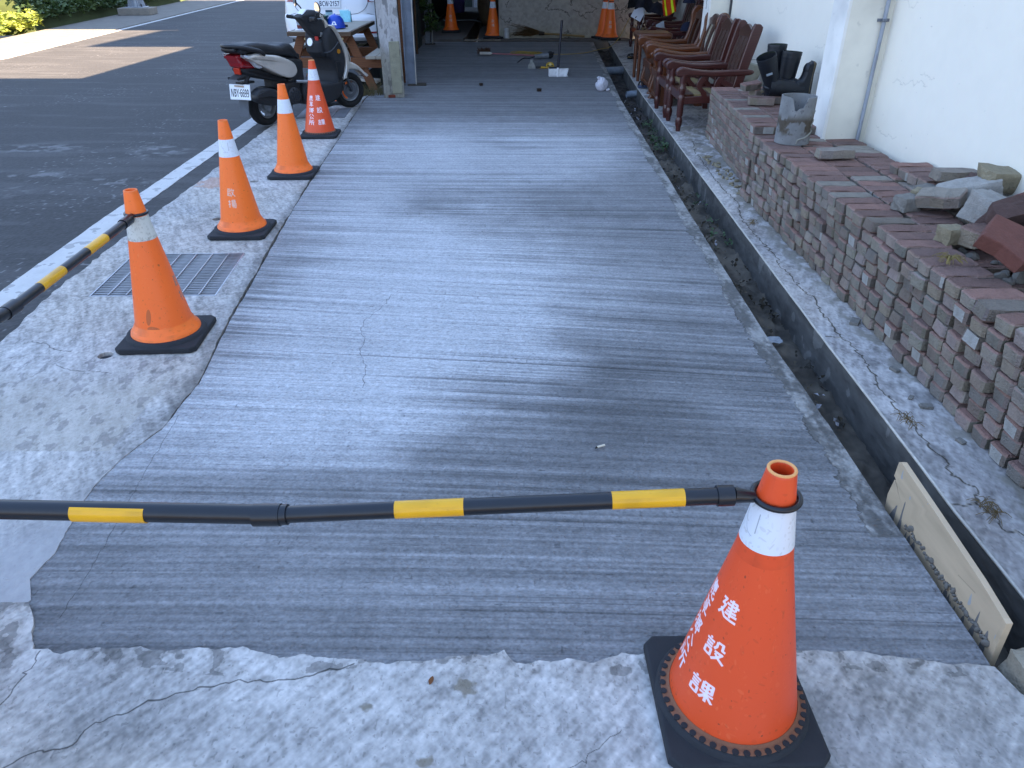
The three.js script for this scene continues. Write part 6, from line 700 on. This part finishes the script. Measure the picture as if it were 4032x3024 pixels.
// ------------------------------------------------------------------ tools and litter on the slab
{
  const wood = mat(0xb58c5a, 0.7, 'wood', 3), pl = (h, r = 0.5) => mat(h, r, 'grime', 3);
  const dp = thing('dustpan', 'white dustpan with an upright black handle standing on the far slab', 'dustpan', [0.71, 0.004, -12.1]), W = pl(0xdfe2e6, 0.45);
  part('pan', [bx(0.29, 0.008, 0.2, 0.0, 0.006, -0.1), tf(ext([[-0.145, 0], [0.12, 0], [0.155, 0.115], [-0.15, 0.105]], 0.008, { bevel: 0.002 }), 0, 0, 0), bx(0.008, 0.1, 0.16, -0.145, 0.055, -0.08), bx(0.008, 0.1, 0.16, 0.135, 0.055, -0.08, 0, 0, -0.25), bx(0.31, 0.008, 0.02, 0, 0.11, 0.003, 0, 0, 0.02), cyl([-0.01, 0.0, 0.012], [-0.01, 0.13, 0.012], 0.018, 0.018, 12)], W, dp); part('wire_bail', tube([[0.15, 0.11, 0], [0.18, 0.06, -0.02], [0.14, 0.02, -0.06]], 0.003, 14, 5), mat(0x55585c, 0.5, null), dp);
  part('handle', cyl([-0.01, 0.11, 0.012], [0.03, 0.775, -0.03], 0.018, 0.018, 12), mat(0x0c1020, 0.4, null), dp); part('grip_rings', [0.64, 0.67, 0.70].map((y) => cyl([-0.01 + (y - 0.11) * 0.06, y, 0.012 - (y - 0.11) * 0.063], [-0.01 + (y - 0.095) * 0.06, y + 0.012, 0.012 - (y - 0.095) * 0.063], 0.0205, 0.0205, 12)), mat(0x0c1020, 0.4, null), dp);
  const br = thing('broom', 'pink-handled broom with a brown bristle head lying across the far slab', 'broom', [-0.4, 0.004, -14.92], 0); part('handle', cyl([0.0, 0.03, 0], [0.96, 0.016, 0.26], 0.013, 0.013, 10), pl(0xa86a70), br); part('head', tf(ext([[-0.2, -0.02], [0, -0.025], [0.04, 0], [0, 0.02], [-0.2, 0.025]], 0.05, { bevel: 0.008 }), 0.0, 0.035, 0.01, 0, 0.1, 0), pl(0xc9c6be), br); { const R = rng(4), L = []; for (let i = 0; i < 260; i++) { const u = R(); L.push(cyl([-0.2 + u * 0.19, 0.03, -0.02], [-0.25 + u * 0.24 + (R() - 0.5) * 0.05, 0.02 + R() * 0.10, -0.05 - R() * 0.12], 0.004, 0.003, 4, true)); } part('bristles', L, mat(0x4c3018, 0.9, null), br, undefined, 'stuff'); }
  const gr = thing('angle_grinder', 'grey power grinder with a black cable lying on the far slab', 'power tool', [0.55, 0.045, -14.35], 0.25); part('motor_body', [cyl([-0.15, 0, 0], [0.08, 0.01, 0], 0.036, 0.043, 16), cyl([0.06, 0.01, 0], [0.10, 0.01, 0], 0.048, 0.048, 16)], pl(0x82888e), gr); part('gear_head', bx(0.1, 0.07, 0.08, 0.145, 0.015, 0, 0, 0, 0, 0.02), mat(0x23262b, 0.5, null), gr); part('disc_guard', [cyl([0.155, 0.02, -0.075], [0.155, 0.02, -0.045], 0.06, 0.06, 20)], mat(0x2b2f34, 0.5, null), gr); part('grip', cyl([0.14, 0.04, 0.03], [0.15, 0.07, 0.16], 0.016, 0.02, 12), mat(0x16181c, 0.6, null), gr); part('cable', tube([[-0.15, 0, 0], [-0.24, -0.02, 0.02], [-0.32, -0.03, -0.1], [-0.42, -0.038, 0.05], [-0.5, -0.038, 0.25], [-0.56, -0.038, 0.38]], 0.009, 40, 7), mat(0x0e1014, 0.6, null), gr);
  const coil = []; for (let k = 0; k < 3; k++) coil.push(...Array.from({ length: 18 }, (_, i) => { const a = i / 18 * 6.283; return [0.27 + (0.27 + 0.04 * Math.sin(k * 2 + a)) * Math.cos(a), 0.014 + 0.012 * k + 0.006 * Math.sin(a * 3 + k), -15.08 + (0.13 + 0.01 * k) * Math.sin(a) + 0.02 * Math.sin(k)]; }));
  const cord = solo('extension_cord', 'yellow extension cord coiled behind the broom and running over the drain to the chairs', 'extension cord', tube([...coil, [0.55, 0.012, -14.96], [0.8, 0.012, -15.0], [1.05, 0.012, -15.02], [1.35, 0.012, -15.2], [1.58, 0.02, -15.5], [1.75, 0.03, -15.75], [1.92, 0.03, -16.0], [2.15, 0.15, -16.4], [2.33, 0.45, -16.5], [2.42, 0.62, -16.55]], 0.0065, 420, 6), mat(0x9a8232, 0.55, null));
  const hm = thing('hand_axe', 'yellow-handled hand tool with a grey blade lying on the far slab', 'hand tool', [0.35, 0.02, -13.05], 0.02); part('blade', [ext([[-0.09, -0.02], [-0.09, 0.03], [-0.05, 0.075], [0.01, 0.07], [0.03, 0.02], [0.03, -0.02]], 0.012, { bevel: 0.003 }), bx(0.05, 0.06, 0.03, -0.03, 0.09, 0, 0, 0, 0, 0.012)], pl(0x8d8f8c), hm); part('neck', bx(0.09, 0.035, 0.04, 0.08, 0.005, 0, 0, 0, 0.1, 0.008), mat(0x23262b, 0.5, null), hm); part('handle', cyl([0.1, 0.0, 0], [0.25, -0.004, 0.0], 0.018, 0.016, 12), pl(0xc9a02a), hm); part('grip', [cyl([0.25, -0.004, 0], [0.40, -0.006, 0.02], 0.017, 0.017, 12)], mat(0x16181c, 0.6, null), hm); part('end_cap', cyl([0.40, -0.006, 0.02], [0.42, -0.006, 0.022], 0.019, 0.019, 12), pl(0xc9a02a), hm);
  const tp = thing('tape_measure', 'yellow tape measure standing beside the hand tool', 'tape measure', [0.63, 0.004, -13.22], 0.1); part('case', tf(ext([[-0.06, 0], [0.06, 0], [0.065, 0.03], [0.04, 0.07], [-0.03, 0.075], [-0.065, 0.04]], 0.05, { curve: 24, bevel: 0.01 }), 0, 0, 0), pl(0xc4a22c), tp); part('grip_band', bx(0.1, 0.02, 0.053, 0, 0.025, 0, 0, 0, 0, 0.006), mat(0x1b1d20, 0.6, null), tp); part('face_label', cyl([0, 0.045, 0.024], [0, 0.045, 0.028], 0.022, 0.022, 16), pl(0xd8c890), tp);
  const bag = thing('plastic_bag', 'small knotted white plastic bag lying near the drain edge', 'plastic bag', [1.22, 0.004, -10.75]); { const g = new THREE.SphereGeometry(0.085, 40, 28), p = g.attributes.position; for (let i = 0; i < p.count; i++) { const x = p.getX(i), y = p.getY(i), z = p.getZ(i), n = 1 + 0.5 * (fbm(x * 22 + 5, y * 22 + z * 17, 3) - 0.5) + 0.25 * (fbm(x * 60, y * 60 + z * 40, 2) - 0.5); p.setXYZ(i, x * n * 0.95, Math.max(0.0, (y + 0.07) * n * 1.05), z * n * 0.8); } g.computeVertexNormals(); part('body', g, mat(0xd4d3da, 0.35, null, 1, { transmission: 0.25 }), bag); } part('knot', [cyl([-0.03, 0.13, 0], [-0.05, 0.175, 0.01], 0.008, 0.02, 8), bx(0.05, 0.025, 0.03, 0.09, 0.015, 0.02, 0, 0.4, 0.2, 0.01)], mat(0xd4d3da, 0.4, null), bag);
  const tb = thing('twig_broom', 'twig broom with a bamboo handle lying along the rear wall', 'broom', [0, 0.02, 0]); { const R = rng(12), L = []; for (let i = 0; i < 300; i++) { const a = (R() - 0.3) * 0.7, l = 0.35 + R() * 0.5; L.push(tube([[0.75, 0.09, -18.02], [0.6, 0.10 + 0.1 * a, -18.03 + (R() - 0.5) * 0.05], [0.75 - l, 0.03 + Math.max(0, a * l * 0.7) + R() * 0.06, -18.03 + (R() - 0.5) * 0.1]], 0.0024, 4, 3)); } part('twigs', L, mat(0x5e4526, 0.95, null), tb, undefined, 'stuff'); } part('handle', [cyl([0.65, 0.1, -18.0], [1.6, 0.05, -17.86], 0.02, 0.022, 10), cyl([0.95, 0.085, -17.96], [0.965, 0.084, -17.957], 0.025), cyl([1.3, 0.066, -17.905], [1.315, 0.065, -17.903], 0.025)], mat(0x9c8350, 0.6, 'wood', 3), tb); part('binding', [cyl([0.6, 0.1, -18.01], [0.72, 0.097, -17.99], 0.045, 0.035, 12)], mat(0x33271c, 0.9, null), tb);
  const pc = thing('pipe_piece', 'short pale plastic pipe piece standing by the far drain grating', 'pipe', [-0.12, 0.02, -17.85], 0.2); part('tube', [cyl([0, 0.005, 0.03], [0.01, 0.2, -0.04], 0.055, 0.06, 18, true), cyl([0, 0.006, 0.03], [0.01, 0.199, -0.04], 0.05, 0.055, 18, true)], mat(0xb9bcbc, 0.5, 'grime', 3, { side: THREE.DoubleSide }), pc); part('cap', cyl([0.008, 0.17, -0.032], [0.011, 0.205, -0.042], 0.045, 0.045, 16), mat(0x1c1e20, 0.8, null), pc);
  const pv = thing('drain_pipe', 'grey plastic pipe crossing the drain beside the brown chairs', 'pipe', [0, 0, 0]); part('tube', cyl([1.5, -0.06, -13.22], [1.95, -0.06, -13.36], 0.062, 0.062, 20), pl(0x6d7884, 0.45), pv); part('sleeve', cyl([1.79, -0.06, -13.31], [1.88, -0.06, -13.34], 0.068, 0.068, 20), pl(0x66707c, 0.45), pv);
  const p2 = thing('drain_pipe', 'short open grey pipe end sticking out of the drain wall', 'pipe', [0, 0, 0]); part('tube', [cyl([1.61, -0.085, -11.0], [1.80, -0.075, -11.03], 0.045, 0.045, 18, true), cyl([1.612, -0.085, -11.0], [1.80, -0.075, -11.03], 0.038, 0.038, 18, true)], mat(0x7d8a98, 0.5, 'grime', 3, { side: THREE.DoubleSide }), p2);
  for (const [label, x, z, s] of [['dark dried clod on the far slab, left one', -0.44, -11.22, 0.03], ['brown dried clod on the far slab, right one', 0.37, -10.7, 0.035]]) rubble(label, s * 1000, [s * 1.8, s * 1.3, s * 1.5], x, s * 0.6, z, 0.4, 0, 0, mat(0x2e2118, 0.95, 'rough', 8));
  const ct = thing('cigarette_butt', 'cigarette butt lying on the slab behind the foreground cone', 'cigarette butt', [0.33, 0.009, -2.27], 0.35); part('paper', cyl([-0.012, 0, 0], [0.02, 0.002, 0], 0.0042, 0.0042, 10), mat(0xcfc6b2, 0.9, null), ct); part('burnt_end', cyl([-0.012, 0, 0], [-0.02, -0.002, 0.002], 0.0045, 0.002, 10), mat(0x191613, 0.95, null), ct);
  const lf = (label, x, z, ry, c) => solo('dry_leaf', label, 'leaf', (() => { const g = ext([[-0.012, 0], [-0.004, 0.006], [0.006, 0.005], [0.013, 0.0], [0.005, -0.005], [-0.006, -0.004]], 0.0016, { curve: 16, bevel: 0.0004 }).rotateX(-Math.PI / 2); return tf(g, x, 0.0125, z, 0.2, ry, 0.1); })(), mat(c, 0.9, null)); lf('small brown dry leaf on the old concrete, left of centre', -0.205, -1.235, 1.3, 0x6e4526);
  const bd = thing('formwork_board', 'plywood board spattered with cement standing in the drain at the lower right', 'board'); {
    const s = surfMaps(1024, 256, 0, 0.74, 0, 0.16, (x, y, o) => { const g = fbm(x * 5, y * 60, 4), f = fbm(x * 3 + y * 9, y * 30, 3); let r = 0.50 + 0.12 * (g - 0.5) + 0.1 * (f - 0.5); o[0] = r; o[1] = r * 0.77; o[2] = r * 0.50; const dr = 0.004 + 0.05 * Math.pow(fbm(x * 34, 3, 3), 2.6) * 2; if (y < dr) { o[0] = 0.15; o[1] = 0.145; o[2] = 0.135; } if (vn(x * 46, y * 40) > 0.93 && fbm(x * 9, y * 9, 2) > 0.45) { o[0] = 0.36; o[1] = 0.36; o[2] = 0.35; }  const ln = Math.abs(y - 0.09 - 0.06 * (x - 0.45)); if (x > 0.5 && x < 0.6 && ln < 0.0012) { o[0] *= 0.7; o[1] *= 0.7; o[2] *= 0.7; } o[3] = g; });
    // outline from above the slab: x along the board, y up
    const P = [[0, -0.1], [0.635, -0.1], [0.635, 0.112], [0.5, 0.132], [0.25, 0.153], [0.015, 0.17], [0.0, 0.16], [-0.005, 0.1], [0.004, 0.099], [0.07, 0.05], [0.003, 0.09], [-0.012, 0.02]]; const g = nonIdx(ext(P, 0.018, { bevel: 0.0012 })), p = g.attributes.position, u = new Float32Array(p.count * 2); for (let i = 0; i < p.count; i++) { u[2 * i] = p.getX(i) / 0.62; u[2 * i + 1] = clamp(p.getY(i) / 0.16, 0.01, 0.99); } g.setAttribute('uv', new THREE.BufferAttribute(u, 2)); g.userData.keep = true;
    const m = part('ply', g, surfMat(s, 0.8, 0.001), bd); m.position.set(1.287, 0.0, -1.965); m.rotation.set(0.03, -Math.PI / 2, 0.0, 'YXZ');
    const R = rng(6), L = []; for (let i = 0; i < 46; i++) { const d = 0.1 + i / 46 * 0.48; L.push(tf(new THREE.IcosahedronGeometry(0.004 + 0.006 * R() * R(), 1), 1.277 - 0.004 * R(), 0.002 + 0.02 * R() * R(), -1.93 + d, R() * 3, R() * 3, 0, [0.7, 1.2 * R() + 0.5, 1.3])); } part('cement_smear', L, mat(0x77746e, 0.9, 'rough', 8), bd);
  }
  rubble('pale grey stone wedged in the drain at the lower right corner', 77, [0.15, 0.15, 0.26], 1.365, -0.02, -1.2, 0.05, 0, 0, mat(0xa39c8c, 0.95, 'rough', 3, { bump: 0.006 })); rubble('dark lump wedged below the pale stone in the lower right corner', 78, [0.14, 0.12, 0.2], 1.37, -0.06, -1.0, 0.3, 0, 0, mat(0x6b675e, 0.95, 'rough', 3));
  // weeds, straw and debris in and beside the drain
  const R = rng(66), leaves = []; for (const [x, z, n] of [[1.61, -9.1, 24], [1.61, -8.7, 18], [1.58, -8.25, 34], [1.58, -7.95, 36], [1.55, -5.95, 14], [1.53, -5.3, 8], [1.48, -5.0, 8]]) for (let i = 0; i < n; i++) leaves.push([x + (R() - 0.5) * 0.13, -0.17 + R() * 0.08, z + (R() - 0.5) * 0.2, 0.25 + R() * 0.35, (R() - 0.5) * 1.3, R() * 6.3, (R() - 0.5) * 1.3, R()]);
  const wd = new THREE.Group(); wd.name = 'weeds'; scene.add(wd); wd.userData = { label: 'small green weeds growing in the mud of the drain', category: 'weeds', kind: 'stuff' }; scatter(wd, 'leaves', leafGeo(0.07, 0.02), leafMat(0xffffff), leaves, (k) => [lerp(0.03, 0.07, k), lerp(0.08, 0.15, k), 0.03]);
  const deb = []; for (let i = 0; i < 420; i++) { const z = -1.9 - Math.pow(R(), 0.8) * 9, x0 = lineAt(RIM, z), x1 = lineAt(LEDGE, z); deb.push([lerp(x0 + 0.02, x1 - 0.02, R()), -0.165 + 0.03 * R(), z, 0.2 + R() * 0.5, (R() - 0.5) * 2, R() * 6.3, (R() - 0.5) * 2, R()]); }
  const db = new THREE.Group(); db.name = 'leaf_litter'; scene.add(db); db.userData = { label: 'dark dead leaves and crumbs littering the drain bed', category: 'leaf litter', kind: 'stuff' }; scatter(db, 'leaves', leafGeo(0.06, 0.02, 0.4, 2), mat(0xffffff, 0.95, null, 1, { side: THREE.DoubleSide }), deb, (k) => k > 0.93 ? [0.3, 0.3, 0.32] : [lerp(0.02, 0.09, k), lerp(0.018, 0.075, k), lerp(0.014, 0.05, k)]);
  const st = []; for (const [x, z, n] of [[1.585, -1.9, 46], [1.565, -2.45, 30], [1.66, -4.93, 30]]) for (let i = 0; i < n; i++) { const a = x + (R() - 0.5) * 0.03, b = z + (R() - 0.5) * 0.10, d = R() * 6.3, l = 0.02 + R() * 0.035; st.push(tube([[a, 0.012, b], [a + Math.cos(d) * l * 0.5, 0.016 + R() * 0.014, b + Math.sin(d) * l * 0.5], [a + Math.cos(d) * l, 0.011, b + Math.sin(d) * l]], 0.0011, 4, 3)); }
  const sw = solo('dry_grass', 'dry brown grass caught in the cracks of the ledge', 'dry grass', st, mat(0x6e5a34, 0.95, null)); sw.userData.kind = 'stuff';
  const tf2 = []; for (let i = 0; i < 40; i++) { const d = R() * 6.3, l = 0.03 + R() * 0.04; tf2.push(tube([[1.845, UP + 0.005, -2.95], [1.845 + Math.cos(d) * l * 0.5, UP + 0.02 + R() * 0.02, -2.95 + Math.sin(d) * l * 0.5], [1.845 + Math.cos(d) * l, UP + 0.01, -2.95 + Math.sin(d) * l]], 0.0014, 4, 3)); } const t3 = solo('dry_grass', 'little dry grass tuft on top of the long brick stack', 'dry grass', tf2, mat(0x8a7a48, 0.95, null)); t3.userData.kind = 'stuff';
  solo('plastic_scrap', 'clear plastic scrap lying in the drain bed', 'plastic scrap', (() => { const g = new THREE.PlaneGeometry(0.09, 0.07, 8, 8).rotateX(-Math.PI / 2), p = g.attributes.position; for (let i = 0; i < p.count; i++) p.setY(i, 0.02 * fbm(p.getX(i) * 50, p.getZ(i) * 50, 2)); g.computeVertexNormals(); return g.translate(1.37, -0.15, -3.45); })(), mat(0xb9c4cf, 0.2, null, 1, { transmission: 0.5, side: THREE.DoubleSide }));
  // vine on the second column
  const vl = []; for (let i = 0; i < 300; i++) { const y = 0.25 + R() * 1.3; vl.push([-1.72 + (R() - 0.5) * 0.3 + 0.1 * Math.sin(y * 5), y, -16.8 + (R() - 0.5) * 0.2, 0.5 + R() * 0.6, (R() - 0.5) * 1.5, R() * 6.3, (R() - 0.5) * 1.5, R()]); }
  const vn2 = thing('climbing_vine', 'green climbing vine on the far shelter column', 'vine'); part('stem', tube([[-1.7, 0.05, -16.82], [-1.66, 0.5, -16.8], [-1.76, 0.9, -16.8], [-1.66, 1.4, -16.8], [-1.72, 2.2, -16.8]], 0.008, 30, 5), mat(0x3b2f1e, 0.9, null), vn2); scatter(vn2, 'leaves', leafGeo(0.09, 0.03), leafMat(0xffffff), vl, (k) => [lerp(0.02, 0.09, k), lerp(0.06, 0.17, k), 0.02]);
}
renderer.render(scene, camera);
